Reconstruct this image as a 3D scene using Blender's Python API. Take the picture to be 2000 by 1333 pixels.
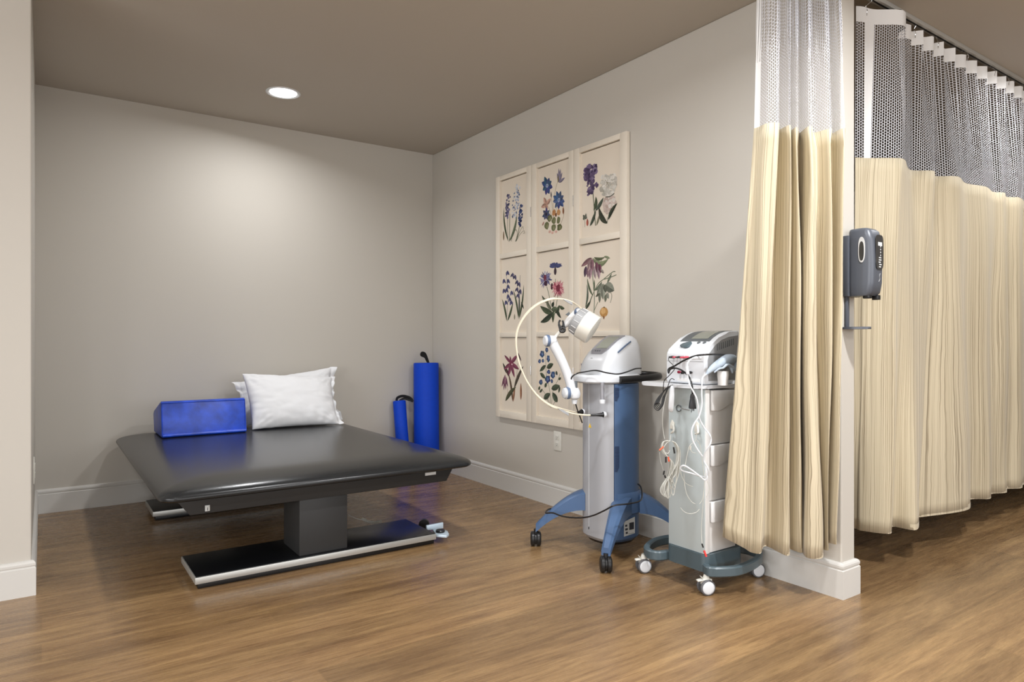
import bpy, bmesh, math, random
from mathutils import Vector, Matrix, noise
R = math.radians
random.seed(7)
for o in list(bpy.data.objects): bpy.data.objects.remove(o)
SC = bpy.context.scene
COL = SC.collection

# ------------------------------------------------------------------ camera
F_PX, YAW, CAM = 1317.0, R(34.82), Vector((-2.503, -4.686, 0.983))
cd = bpy.data.cameras.new('camera'); cam = bpy.data.objects.new('camera', cd); COL.objects.link(cam)
cd.sensor_width = 36.0; cd.lens = F_PX / 2000 * 36.0; cd.clip_start = 0.05
cam.location = CAM; cam.rotation_euler = (R(90), 0, -YAW)
SC.camera = cam
# ------------------------------------------------------------------ world + exposure
w = bpy.data.worlds.new('world'); SC.world = w; w.use_nodes = True
w.node_tree.nodes['Background'].inputs[0].default_value = (0.9, 0.95, 1, 1)
w.node_tree.nodes['Background'].inputs[1].default_value = 0.3
vs = SC.view_settings
vs.view_transform = 'Standard'; vs.look = 'None'; vs.gamma = 1.0; vs.use_curve_mapping = False
vs.exposure = 0.06
H = 2.44
LIGHTS = [  # recessed ceiling lights: x, y, watts, tilt towards -x in degrees, label
    (-1.346, -0.672, 12.5, 6, 'round recessed ceiling light glowing above the black treatment table'),
    (1.62, -3.66, 9, 0, 'round recessed ceiling light on the near side of the long curtain'),
    (-1.35, -2.95, 19, 0, 'unseen ceiling light added between the treatment table and the viewer to brighten the right wall'),  # lamp added out of view to lift the right wall
    (-3.2, -3.6, 14, 0, 'round recessed ceiling light in front of the left wall end'),
    (-0.45, -4.15, 42, 0, 'unseen ceiling light added in front of the gathered curtain to brighten it and the wall end'),  # lamp added out of view to brighten the curtain and wall end
    (-3.4, -6.4, 44, 0, 'round recessed ceiling light behind the viewer on the left'),
    (-0.6, -6.4, 48, 0, 'round recessed ceiling light behind the viewer in the middle'),
    (2.0, -6.4, 10, 0, 'round recessed ceiling light behind the viewer on the right'),
]
FILL_WINDOW_W = [120, 168]   # fill from two added, unseen windows behind and to the left of the viewer

# ------------------------------------------------------------------ helpers
_F = Vector((math.sin(YAW), math.cos(YAW), 0)); _R = Vector((math.cos(YAW), -math.sin(YAW), 0)); _U = Vector((0, 0, 1))
def ray(px, py): return _F + _R * ((px - 1000) / F_PX) - _U * ((py - 666.5) / F_PX)
def at_d(px, py, d): return CAM + ray(px, py) * d
def at_ax(px, py, ax, v):
    r = ray(px, py); return CAM + r * ((v - CAM[ax]) / r[ax])
def at_x(px, py, v): return at_ax(px, py, 0, v)
def at_y(px, py, v): return at_ax(px, py, 1, v)
def at_z(px, py, v): return at_ax(px, py, 2, v)

def lin(c):
    c = c / 255.0
    return c / 12.92 if c <= 0.04045 else ((c + 0.055) / 1.055) ** 2.4
def rgb(r, g, b): return (lin(r), lin(g), lin(b), 1.0)

def mat(name, col, rough=0.5, metal=0.0, spec=0.5, coat=0.0, bump=None, var=None):
    m = bpy.data.materials.new(name); m.use_nodes = True
    nt = m.node_tree; b = nt.nodes['Principled BSDF']
    b.inputs['Base Color'].default_value = col; b.inputs['Roughness'].default_value = rough
    b.inputs['Metallic'].default_value = metal; b.inputs['Specular IOR Level'].default_value = spec
    b.inputs['Coat Weight'].default_value = coat
    tc = nt.nodes.new('ShaderNodeTexCoord')
    if var:                                    # (scale, amount) soft tonal variation of the surface
        n = nt.nodes.new('ShaderNodeTexNoise'); n.inputs['Scale'].default_value = var[0]; n.inputs['Detail'].default_value = 4
        nt.links.new(tc.outputs['Object'], n.inputs['Vector'])
        mx = nt.nodes.new('ShaderNodeMix'); mx.data_type = 'RGBA'
        mx.inputs[6].default_value = tuple(max(0, c * (1 - var[1])) for c in col[:3]) + (1,)
        mx.inputs[7].default_value = tuple(min(1, c * (1 + var[1])) for c in col[:3]) + (1,)
        nt.links.new(n.outputs['Fac'], mx.inputs[0]); nt.links.new(mx.outputs[2], b.inputs['Base Color'])
    if bump:
        n = nt.nodes.new('ShaderNodeTexNoise'); n.inputs['Scale'].default_value = bump[0]; n.inputs['Detail'].default_value = 3
        nt.links.new(tc.outputs['Object'], n.inputs['Vector'])
        bp = nt.nodes.new('ShaderNodeBump'); bp.inputs['Strength'].default_value = bump[1]; bp.inputs['Distance'].default_value = bump[2] if len(bump) > 2 else 0.002
        nt.links.new(n.outputs['Fac'], bp.inputs['Height']); nt.links.new(bp.outputs['Normal'], b.inputs['Normal'])
    return m
def emat(name, col, st):
    m = bpy.data.materials.new(name); m.use_nodes = True
    b = m.node_tree.nodes['Principled BSDF']
    b.inputs['Emission Color'].default_value = col; b.inputs['Emission Strength'].default_value = st
    return m

def root_loc(o):
    while o.parent: o = o.parent
    return o.location
def obj(name, bm, m, parent=None, loc=None, smooth=30, uv=None):
    """link bm (given in world coordinates) as one object; a child keeps its thing's origin"""
    me = bpy.data.meshes.new(name)
    bmesh.ops.recalc_face_normals(bm, faces=bm.faces) if uv is None else None
    off = root_loc(parent) if parent else Vector(loc if loc is not None else (0, 0, 0))
    bmesh.ops.translate(bm, verts=bm.verts, vec=-Vector(off))
    bm.to_mesh(me); bm.free()
    for x in (m if isinstance(m, (list, tuple)) else [m]): me.materials.append(x)
    if smooth is not None:
        for p in me.polygons: p.use_smooth = True
        me.set_sharp_from_angle(angle=R(smooth))
    o = bpy.data.objects.new(name, me); COL.objects.link(o)
    if parent: o.parent = parent
    else: o.location = off
    return o
def tag(o, label=None, cat=None, group=None, kind=None):
    if label: o['label'] = label
    if cat: o['category'] = cat
    if group: o['group'] = group
    if kind: o['kind'] = kind
    return o
def thing(name, label, cat, loc, group=None):
    o = bpy.data.objects.new(name, None); COL.objects.link(o); o.empty_display_size = 0.1
    o.location = loc; return tag(o, label, cat, group)
def struct(name, bm, m, smooth=None):
    return tag(obj(name, bm, m, smooth=smooth), kind='structure')

def B(): return bmesh.new()
def box(bm, a, b, bev=0, seg=2, mi=0):
    x0, x1 = sorted((a[0], b[0])); y0, y1 = sorted((a[1], b[1])); z0, z1 = sorted((a[2], b[2]))
    vs_ = [bm.verts.new((x, y, z)) for z in (z0, z1) for y in (y0, y1) for x in (x0, x1)]
    fs = [bm.faces.new([vs_[i] for i in f]) for f in ((0,2,3,1),(4,5,7,6),(0,1,5,4),(2,6,7,3),(0,4,6,2),(1,3,7,5))]
    for f in fs: f.material_index = mi
    if bev:
        es = {e for f in fs for e in f.edges}
        bmesh.ops.bevel(bm, geom=list(es), offset=bev, segments=seg, profile=0.5, affect='EDGES')
    return bm
def prism(bm, poly, vec, bev=0, seg=2):
    """closed polygon (3d points) swept by vec"""
    vec = Vector(vec); a = [bm.verts.new(Vector(p)) for p in poly]; b = [bm.verts.new(Vector(p) + vec) for p in poly]
    n = len(poly); fs = [bm.faces.new(a), bm.faces.new(b[::-1])]
    for i in range(n): fs.append(bm.faces.new((a[i], a[(i+1) % n], b[(i+1) % n], b[i])))
    if bev: bmesh.ops.bevel(bm, geom=list({e for f in fs for e in f.edges}), offset=bev, segments=seg, profile=0.5, affect='EDGES')
    return bm
def frame_of(d):
    d = Vector(d).normalized(); u = d.cross(Vector((0, 0, 1)))
    if u.length < 1e-3: u = d.cross(Vector((1, 0, 0)))
    u.normalize(); return d, u, u.cross(d).normalized()
def cyl(bm, a, b, r, r2=None, n=32, cap=True):
    a, b = Vector(a), Vector(b); r2 = r if r2 is None else r2; d, u, v = frame_of(b - a)
    A = [bm.verts.new(a + (u * math.cos(t) + v * math.sin(t)) * r) for t in [2 * math.pi * i / n for i in range(n)]]
    C = [bm.verts.new(b + (u * math.cos(t) + v * math.sin(t)) * r2) for t in [2 * math.pi * i / n for i in range(n)]]
    for i in range(n): bm.faces.new((A[i], A[(i+1) % n], C[(i+1) % n], C[i]))
    if cap: bm.faces.new(A[::-1]); bm.faces.new(C)
    return bm
def lathe(bm, a, d, prof, n=40):
    """profile [(dist along axis, radius)] around axis from a along d"""
    a = Vector(a); d, u, v = frame_of(d); prev = None
    for (h, r) in prof:
        c = a + d * h
        ring = [bm.verts.new(c)] if r < 1e-5 else [bm.verts.new(c + (u * math.cos(2*math.pi*i/n) + v * math.sin(2*math.pi*i/n)) * r) for i in range(n)]
        if prev:
            if len(prev) == 1 and len(ring) > 1:
                for i in range(n): bm.faces.new((prev[0], ring[i], ring[(i+1) % n]))
            elif len(ring) == 1:
                for i in range(n): bm.faces.new((prev[i], prev[(i+1) % n], ring[0]))
            else:
                for i in range(n): bm.faces.new((prev[i], prev[(i+1) % n], ring[(i+1) % n], ring[i]))
        prev = ring
    return bm
def spline(P, sub=8, closed=False):
    P = [Vector(p) for p in P]; n = len(P); out = []
    rng = range(n) if closed else range(n - 1)
    for i in rng:
        g = (lambda k: P[k % n]) if closed else (lambda k: P[min(max(k, 0), n - 1)])
        p0, p1, p2, p3 = g(i-1), g(i), g(i+1), g(i+2)
        for s in range(sub):
            t = s / sub
            out.append(0.5 * ((2*p1) + (p2-p0)*t + (2*p0-5*p1+4*p2-p3)*t*t + (3*p1-p0-3*p2+p3)*t**3))
    if not closed: out.append(P[-1].copy())
    return out
def tube(bm, P, r, n=10, sub=8, closed=False, smooth=True, flat=None):
    """round (or flat=(w,h)) section along a curve; r may be a list per control point"""
    pts = spline(P, sub, closed) if smooth else [Vector(p) for p in P]
    m = len(pts)
    def rad(i):
        if not isinstance(r, (list, tuple)): return r
        t = i / (m - 1) * (len(r) - 1); k = min(int(t), len(r) - 2); return r[k] + (r[k+1] - r[k]) * (t - k)
    rings = []; nrm = None
    for i in range(m):
        a = pts[(i-1) % m] if (closed or i > 0) else pts[i]; b = pts[(i+1) % m] if (closed or i < m-1) else pts[i]
        t = (b - a); t = t.normalized() if t.length > 1e-9 else Vector((0, 0, 1))
        if nrm is None: _, nrm, _ = frame_of(t)
        nrm = (nrm - t * nrm.dot(t)); nrm = nrm.normalized() if nrm.length > 1e-6 else frame_of(t)[1]
        bn = t.cross(nrm)
        rr = rad(i); sx, sy = (flat if flat else (rr, rr))
        rings.append([bm.verts.new(pts[i] + nrm * (math.cos(2*math.pi*k/n) * sx) + bn * (math.sin(2*math.pi*k/n) * sy)) for k in range(n)])
    for i in range(m if closed else m - 1):
        A, C = rings[i], rings[(i+1) % m]
        for k in range(n): bm.faces.new((A[k], A[(k+1) % n], C[(k+1) % n], C[k]))
    if not closed: bm.faces.new(rings[0][::-1]); bm.faces.new(rings[-1])
    return bm
def sweep_rect(bm, P, w, h, sub=6, closed=False, bev=0.004):
    """flat bar lying horizontally: width w in plan, height h, along a plan curve"""
    pts = spline(P, sub, closed); m = len(pts); rings = []
    prof = [(-w/2+bev, 0), (w/2-bev, 0), (w/2, bev), (w/2, h-bev), (w/2-bev, h), (-w/2+bev, h), (-w/2, h-bev), (-w/2, bev)]
    for i in range(m):
        a = pts[(i-1) % m] if (closed or i > 0) else pts[i]; b = pts[(i+1) % m] if (closed or i < m-1) else pts[i]
        t = b - a; t.z = 0; t.normalize(); s = Vector((t.y, -t.x, 0))
        rings.append([bm.verts.new(pts[i] + s * x + Vector((0, 0, z - h))) for x, z in prof])
    n = len(prof)
    for i in range(m if closed else m-1):
        A, C = rings[i], rings[(i+1) % m]
        for k in range(n): bm.faces.new((A[k], A[(k+1) % n], C[(k+1) % n], C[k]))
    if not closed: bm.faces.new(rings[0][::-1]); bm.faces.new(rings[-1])
    return bm
def loft(bm, rings, cap=True):
    V = [[bm.verts.new(Vector(p)) for p in r] for r in rings]; n = len(V[0])
    for A, C in zip(V, V[1:]):
        for k in range(n): bm.faces.new((A[k], A[(k+1) % n], C[(k+1) % n], C[k]))
    if cap: bm.faces.new(V[0][::-1]); bm.faces.new(V[-1])
    return bm
def rrect(cx, cy, hx, hy, r, z, n=8):
    out = []
    for (sx, sy, a0) in ((1, 1, 0), (-1, 1, 90), (-1, -1, 180), (1, -1, 270)):
        for i in range(n + 1):
            a = R(a0 + 90 * i / n)
            out.append(Vector((cx + sx * (hx - r) + r * math.cos(a), cy + sy * (hy - r) + r * math.sin(a), z)))
    return out
def quadpatch(bm, a, b, c, d, th, bev=0):
    """thin plate from four corners, thickness vector th"""
    return prism(bm, [a, b, c, d], th, bev)

# ------------------------------------------------------------------ materials
M = {}
M['wall'] = mat('wall_paint', rgb(192, 187, 178), 0.75, spec=0.25, bump=(220, 0.08, 0.0006))
M['ceiling'] = mat('ceiling_paint', rgb(186, 179, 168), 0.8, spec=0.2, bump=(160, 0.05, 0.0006))
M['trim'] = mat('white_trim_paint', rgb(204, 202, 197), 0.35, spec=0.45)
M['vinyl'] = mat('black_vinyl', rgb(36, 37, 38), 0.24, spec=0.32, bump=(700, 0.02, 0.0002))
M['frame'] = mat('dark_grey_powder_coat', rgb(47, 47, 47), 0.5, spec=0.4, bump=(500, 0.1, 0.0003))
M['black'] = mat('black_plastic', rgb(24, 24, 25), 0.35)
M['blackgloss'] = mat('black_gloss_top', rgb(13, 14, 16), 0.33)
M['alu'] = mat('brushed_aluminium', rgb(190, 190, 186), 0.35, metal=0.6)
M['foam'] = mat('blue_foam', rgb(10, 64, 190), 0.6, spec=0.22, bump=(350, 0.35, 0.0012), var=(60, 0.12))
M['wedge'] = mat('blue_vinyl', rgb(34, 74, 190), 0.34, spec=0.4, bump=(14, 0.3, 0.006), var=(14, 0.85))
M['linen'] = mat('white_cotton', rgb(222, 223, 225), 0.85, spec=0.2, bump=(30, 0.15, 0.004))
M['white'] = mat('white_plastic', rgb(214, 217, 221), 0.3, spec=0.5)
M['ivory'] = mat('ivory_plastic', rgb(216, 214, 205), 0.38)
M['ltgrey'] = mat('light_grey_plastic', rgb(224, 224, 223), 0.38)
M['silver'] = mat('silver_grey_shell', rgb(172, 174, 179), 0.42, metal=0.15)
M['blue'] = mat('steel_blue_plastic', rgb(72, 98, 134), 0.42, spec=0.5)
M['dkblue'] = mat('dark_blue_slot', rgb(26, 46, 82), 0.5)
M['slateblue'] = mat('slate_blue_ring', rgb(92, 110, 138), 0.4)
M['slate'] = mat('slate_grey_plastic', rgb(74, 88, 94), 0.35)
M['greenpl'] = mat('pale_grey_green_plate', rgb(178, 187, 188), 0.4, var=(4, 0.05))
M['binc'] = mat('cart_bin_grey', rgb(216, 214, 211), 0.45)
M['tyre'] = mat('grey_rubber_tyre', rgb(92, 92, 95), 0.7)
M['grey'] = mat('mid_grey_plastic', rgb(150, 151, 152), 0.45)
M['dgrey'] = mat('dark_grey_plastic', rgb(92, 97, 100), 0.45)
M['charcoal'] = mat('charcoal_dispenser_plastic', rgb(78, 82, 90), 0.38)
M['screen'] = mat('lcd_screen', rgb(140, 143, 132), 0.15)
M['bezel'] = mat('silver_bezel', rgb(150, 150, 156), 0.3, metal=0.2)
M['cream'] = mat('cream_cable', rgb(222, 212, 190), 0.45)
M['lead'] = mat('pale_grey_lead', rgb(188, 188, 180), 0.5)
M['red'] = mat('red_plastic', rgb(205, 45, 40), 0.4)
M['orange'] = mat('orange_plastic', rgb(226, 96, 62), 0.45)
M['pink'] = mat('pink_red_plug', rgb(214, 70, 90), 0.4)
M['maroon'] = mat('maroon_knob', rgb(130, 22, 50), 0.4)
M['yellow'] = mat('yellow_sticker', rgb(232, 190, 50), 0.5)
M['paper'] = mat('label_paper', rgb(206, 208, 206), 0.5)
M['ink'] = mat('dark_ink', rgb(50, 52, 58), 0.6)
M['strap'] = mat('black_webbing', rgb(18, 18, 19), 0.8)
M['probe'] = mat('blue_grey_cloth', rgb(166, 178, 190), 0.7, bump=(60, 0.3, 0.003))
M['paleblue'] = mat('pale_blue_metal', rgb(190, 206, 218), 0.35, metal=0.2)
M['canvas'] = mat('cream_print_board', rgb(219, 208, 192), 0.75, spec=0.2, var=(6, 0.03))
M['framewood'] = mat('whitewashed_wood', rgb(222, 213, 198), 0.6, spec=0.3, var=(9, 0.06), bump=(60, 0.2, 0.001))
M['track'] = mat('track_metal', rgb(178, 176, 170), 0.4, metal=0.3)
M['hook'] = mat('chrome_hook', rgb(220, 220, 220), 0.15, metal=1.0)
M['band'] = mat('white_header_tape', rgb(232, 231, 229), 0.85, spec=0.2)
M['lens'] = mat('clear_dark_window', rgb(30, 32, 36), 0.08, coat=1.0)
M['chromeedge'] = mat('clear_plastic_rim', rgb(196, 196, 194), 0.15)

def floor_mat():
    m = bpy.data.materials.new('strand_bamboo_floor'); m.use_nodes = True; nt = m.node_tree; L = nt.links.new; N = nt.nodes.new
    b = nt.nodes['Principled BSDF']
    tc = N('ShaderNodeTexCoord')
    def mp(s):
        x = N('ShaderNodeMapping'); x.inputs['Scale'].default_value = s; L(tc.outputs['Object'], x.inputs['Vector']); return x.outputs[0]
    br = N('ShaderNodeTexBrick'); br.offset = 0.37; br.inputs['Scale'].default_value = 1
    br.inputs['Brick Width'].default_value = 1.83; br.inputs['Row Height'].default_value = 0.135
    br.inputs['Mortar Size'].default_value = 0.0008; br.inputs['Mortar Smooth'].default_value = 0.5; br.inputs['Bias'].default_value = 0
    br.inputs['Color1'].default_value = (0.2, 0.2, 0.2, 1); br.inputs['Color2'].default_value = (0.8, 0.8, 0.8, 1); br.inputs['Mortar'].default_value = (0.1, 0.1, 0.1, 1)
    L(mp((1, 1, 1)), br.inputs['Vector'])
    n1 = N('ShaderNodeTexNoise'); n1.inputs['Scale'].default_value = 1; n1.inputs['Detail'].default_value = 8; n1.inputs['Roughness'].default_value = 0.62; n1.inputs['Distortion'].default_value = 0.6
    L(mp((2.0, 22, 1)), n1.inputs['Vector'])
    n2 = N('ShaderNodeTexNoise'); n2.inputs['Scale'].default_value = 1; n2.inputs['Detail'].default_value = 6; n2.inputs['Roughness'].default_value = 0.6
    L(mp((9, 150, 1)), n2.inputs['Vector'])
    n3 = N('ShaderNodeTexNoise'); n3.inputs['Scale'].default_value = 1.1; n3.inputs['Detail'].default_value = 3
    L(mp((1, 2.4, 1)), n3.inputs['Vector'])
    r1 = N('ShaderNodeValToRGB'); e = r1.color_ramp.elements
    e[0].position = 0.28; e[0].color = rgb(108, 82, 56); e[1].position = 0.68; e[1].color = rgb(152, 122, 84)
    k = e.new(0.47); k.color = rgb(130, 102, 70)
    L(n1.outputs['Fac'], r1.inputs[0])
    r2 = N('ShaderNodeValToRGB'); e = r2.color_ramp.elements
    e[0].position = 0.30; e[0].color = (0.58, 0.54, 0.50, 1); e[1].position = 0.50; e[1].color = (1, 1, 1, 1)
    L(n2.outputs['Fac'], r2.inputs[0])
    mu = N('ShaderNodeMix'); mu.data_type = 'RGBA'; mu.blend_type = 'MULTIPLY'; mu.inputs[0].default_value = 0.75
    L(r1.outputs[0], mu.inputs[6]); L(r2.outputs[0], mu.inputs[7])
    m2 = N('ShaderNodeMix'); m2.data_type = 'RGBA'; m2.blend_type = 'OVERLAY'; m2.inputs[0].default_value = 0.22
    L(mu.outputs[2], m2.inputs[6]); L(br.outputs['Color'], m2.inputs[7])
    m3 = N('ShaderNodeMix'); m3.data_type = 'RGBA'; m3.blend_type = 'SOFT_LIGHT'; m3.inputs[0].default_value = 0.5
    L(m2.outputs[2], m3.inputs[6]); L(n3.outputs['Fac'], m3.inputs[7])
    L(m3.outputs[2], b.inputs['Base Color'])
    rr = N('ShaderNodeMapRange'); rr.inputs['To Min'].default_value = 0.20; rr.inputs['To Max'].default_value = 0.34
    L(n2.outputs['Fac'], rr.inputs[0]); L(rr.outputs[0], b.inputs['Roughness'])
    b.inputs['Specular IOR Level'].default_value = 0.55
    bp = N('ShaderNodeBump'); bp.inputs['Strength'].default_value = 0.12; bp.inputs['Distance'].default_value = 0.001
    L(n2.outputs['Fac'], bp.inputs['Height']); L(bp.outputs[0], b.inputs['Normal'])
    return m
M['floor'] = floor_mat()

def fabric_mat():
    m = bpy.data.materials.new('striped_curtain_fabric'); m.use_nodes = True; nt = m.node_tree; L = nt.links.new; N = nt.nodes.new
    b = nt.nodes['Principled BSDF']; uv = N('ShaderNodeUVMap')
    def mp(vec, sc):
        x = N('ShaderNodeMapping'); x.inputs['Scale'].default_value = sc; L(vec, x.inputs['Vector']); return x.outputs[0]
    def nzf(vec, det):
        n = N('ShaderNodeTexNoise'); n.inputs['Scale'].default_value = 1; n.inputs['Detail'].default_value = det; L(vec, n.inputs['Vector']); return n.outputs['Fac']
    def ramp(f, lo, hi, c0, c1):
        r = N('ShaderNodeValToRGB'); e = r.color_ramp.elements; e[0].position = lo; e[0].color = c0; e[1].position = hi; e[1].color = c1; L(f, r.inputs[0]); return r.outputs[0]
    # continuous woven lines that wander sideways a little on their way down
    wv = nzf(mp(uv.outputs[0], (26, 5.5, 1)), 2); sb = N('ShaderNodeMath'); sb.operation = 'SUBTRACT'; sb.inputs[1].default_value = 0.5; L(wv, sb.inputs[0])
    ml = N('ShaderNodeMath'); ml.operation = 'MULTIPLY'; ml.inputs[1].default_value = 0.010; L(sb.outputs[0], ml.inputs[0])
    cb = N('ShaderNodeCombineXYZ'); L(ml.outputs[0], cb.inputs[0]); ad = N('ShaderNodeVectorMath'); ad.operation = 'ADD'; L(uv.outputs[0], ad.inputs[0]); L(cb.outputs[0], ad.inputs[1])
    a = ramp(nzf(mp(ad.outputs[0], (310, 0.6, 1)), 2), 0.33, 0.50, rgb(138, 124, 100), rgb(204, 192, 165))
    c = ramp(nzf(mp(ad.outputs[0], (85, 0.7, 1)), 2), 0.36, 0.56, (0.85, 0.84, 0.82, 1), (1, 1, 1, 1))
    mu = N('ShaderNodeMix'); mu.data_type = 'RGBA'; mu.blend_type = 'MULTIPLY'; mu.inputs[0].default_value = 0.8
    L(a, mu.inputs[6]); L(c, mu.inputs[7]); L(mu.outputs[2], b.inputs['Base Color'])
    b.inputs['Roughness'].default_value = 0.75; b.inputs['Specular IOR Level'].default_value = 0.3
    b.inputs['Sheen Weight'].default_value = 0.15
    return m
M['fabric'] = fabric_mat()

def net_mat():
    m = bpy.data.materials.new('white_net_mesh'); m.use_nodes = True; nt = m.node_tree; L = nt.links.new; N = nt.nodes.new
    b = nt.nodes['Principled BSDF']; uv = N('ShaderNodeUVMap')
    b.inputs['Base Color'].default_value = rgb(226, 227, 232); b.inputs['Roughness'].default_value = 0.7
    sp = N('ShaderNodeSeparateXYZ'); L(uv.outputs[0], sp.inputs[0]); cb = N('ShaderNodeCombineXYZ')
    L(sp.outputs[1], cb.inputs[0]); L(sp.outputs[0], cb.inputs[1])
    br = N('ShaderNodeTexBrick'); br.offset = 0.5; br.inputs['Scale'].default_value = 1
    br.inputs['Brick Width'].default_value = 0.0122; br.inputs['Row Height'].default_value = 0.0104
    br.inputs['Mortar Size'].default_value = 0.00105; br.inputs['Mortar Smooth'].default_value = 0.2
    L(cb.outputs[0], br.inputs['Vector']); L(br.outputs['Fac'], b.inputs['Alpha'])
    return m
M['net'] = net_mat()

def print_mat():
    m = bpy.data.materials.new('botanical_print_inks'); m.use_nodes = True; nt = m.node_tree
    b = nt.nodes['Principled BSDF']; a = nt.nodes.new('ShaderNodeVertexColor'); a.layer_name = 'ink'
    tc = nt.nodes.new('ShaderNodeTexCoord'); n = nt.nodes.new('ShaderNodeTexNoise'); n.inputs['Scale'].default_value = 90; n.inputs['Detail'].default_value = 3
    nt.links.new(tc.outputs['Object'], n.inputs['Vector'])
    mx = nt.nodes.new('ShaderNodeMix'); mx.data_type = 'RGBA'; mx.blend_type = 'SOFT_LIGHT'; mx.inputs[0].default_value = 0.55
    nt.links.new(a.outputs[0], mx.inputs[6]); nt.links.new(n.outputs['Fac'], mx.inputs[7])
    nt.links.new(mx.outputs[2], b.inputs['Base Color']); b.inputs['Roughness'].default_value = 0.8; b.inputs['Specular IOR Level'].default_value = 0.2
    return m
M['print'] = print_mat()
# ------------------------------------------------------------------ the setting
struct('floor', box(B(), (-6.1, -9.1, -0.06), (4.1, 0.1, 0)), M['floor'])
struct('ceiling', box(B(), (-6.1, -9.1, H), (4.1, 0.1, H + 0.06)), M['ceiling'])
struct('wall_back', box(B(), (-2.54, 0, 0), (4.1, 0.1, H)), M['wall'])
struct('wall_left', box(B(), (-6.0, -1.481, 0), (-2.54, 0.1, H), 0.004), M['wall'])
struct('wall_right', box(B(), (0, -3.291, 0), (0.094, 0, H), 0.006, 3), M['wall'])
struct('wall_far_right', box(B(), (4.0, -9.0, 0), (4.1, 0, H)), M['wall'])
# unseen walls behind and left of the viewer; their windows are added for fill
def fill_window_wall(name, axis, pos, thick, lo, hi, w0, w1, zb, zt, n):
    """wall on the plane axis=pos with one opening w0..w1, zb..zt; added window n with frame and fill lamp"""
    def P(u, v, z): return (u, v, z) if axis == 1 else (v, u, z)
    bm = B()
    for a_, b_, c_, d_ in ((lo, w0, 0, H), (w1, hi, 0, H), (w0, w1, 0, zb), (w0, w1, zt, H)): box(bm, P(a_, pos - thick, c_), P(b_, pos, d_))
    struct(name, bm, M['wall'])
    bm = B(); q0, q1 = pos - .07, pos + .008; f = .06
    for a_, b_, c_, d_ in ((w0, w0 + f, zb, zt), (w1 - f, w1, zb, zt), (w0 + f, w1 - f, zb, zb + f), (w0 + f, w1 - f, zt - f, zt), ((w0+w1)/2 - f/2, (w0+w1)/2 + f/2, zb + f, zt - f)): box(bm, P(a_, q0, c_), P(b_, q1, d_))
    wn = struct('window_%d' % n, bm, M['trim'])
    ld = bpy.data.lights.new('window_fill', 'AREA'); ld.shape = 'RECTANGLE'; ld.size = w1 - w0 - .1; ld.size_y = zt - zb - .1; ld.energy = FILL_WINDOW_W[n - 1]; ld.color = (0.97, 0.98, 1.0)  # area lamp added behind the invented window to fill the upper walls
    lo_ = bpy.data.objects.new('window_fill', ld); COL.objects.link(lo_); lo_.parent = wn
    lo_.location = P((w0+w1)/2, pos - .09, (zb+zt)/2); lo_.rotation_euler = (R(90), 0, 0) if axis == 1 else (R(90), 0, R(-90))
fill_window_wall('wall_front', 1, -9.0, .1, -6.1, 4.1, -4.2, 1.8, .7, 2.2, 1)
fill_window_wall('wall_far_left', 0, -6.0, .1, -9.0, .1, -7.6, -2.6, .7, 2.2, 2)
def baseboard(name, path, t=0.015):
    prof = [(0, 0), (t, 0), (t, 0.107), (t - 0.003, 0.110), (t - 0.003, 0.113), (t - 0.001, 0.117), (t - 0.001, 0.125), (t - 0.004, 0.131), (t - 0.009, 0.135), (0, 0.136)]
    P = [Vector(p) for p in path]; n = len(P); rings = []
    for i in range(n):
        d0 = (P[i] - P[i-1]).normalized() if i else (P[1] - P[0]).normalized()
        d1 = (P[i+1] - P[i]).normalized() if i < n-1 else d0
        n0 = Vector((d0.y, -d0.x)); n1 = Vector((d1.y, -d1.x)); mi = (n0 + n1); mi = mi / (mi.dot(n0))
        rings.append([Vector((P[i].x + mi.x * a, P[i].y + mi.y * a, z)) for a, z in prof])
    return struct(name, loft(B(), rings), M['trim'])
baseboard('baseboard_back', [(-2.54, 0), (0, 0)])
baseboard('baseboard_left', [(-6, -1.481), (-2.54, -1.481), (-2.54, -0.0)])
baseboard('baseboard_right', [(0, -0.0), (0, -3.291), (0.094, -3.291), (0.094, 0)])
baseboard('baseboard_far_right', [(0.094, 0), (4.0, 0), (4.0, -9.0)][:2])

# ------------------------------------------------------------------ recessed lights
for i, (x, y, wt, tilt, lab) in enumerate(LIGHTS):
    t = thing('recessed_light', lab, 'ceiling light', (x, y, H), 'recessed ceiling lights')
    obj('trim_ring', lathe(B(), (x, y, H), (0, 0, -1), [(0, 0.098), (0.003, 0.097), (0.005, 0.088), (0.001, 0.076), (0, 0.076)], 48), M['white'], t)
    obj('light_lens', lathe(B(), (x, y, H), (0, 0, -1), [(0, 0.076), (0.0025, 0.074), (0.003, 0.04), (0.0032, 0)], 48), emat('lamp_glow', (1, 0.97, 0.92, 1), 14), t)
    ld = bpy.data.lights.new('lamp', 'AREA'); ld.shape = 'DISK'; ld.size = 0.15; ld.energy = wt; ld.color = (0.97, 0.98, 1.0); ld.spread = R(165)
    lo = bpy.data.objects.new('lamp', ld); COL.objects.link(lo); lo.parent = t
    lo.location = (0, 0, -0.012); lo.rotation_euler = (0, R(tilt), 0)

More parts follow.
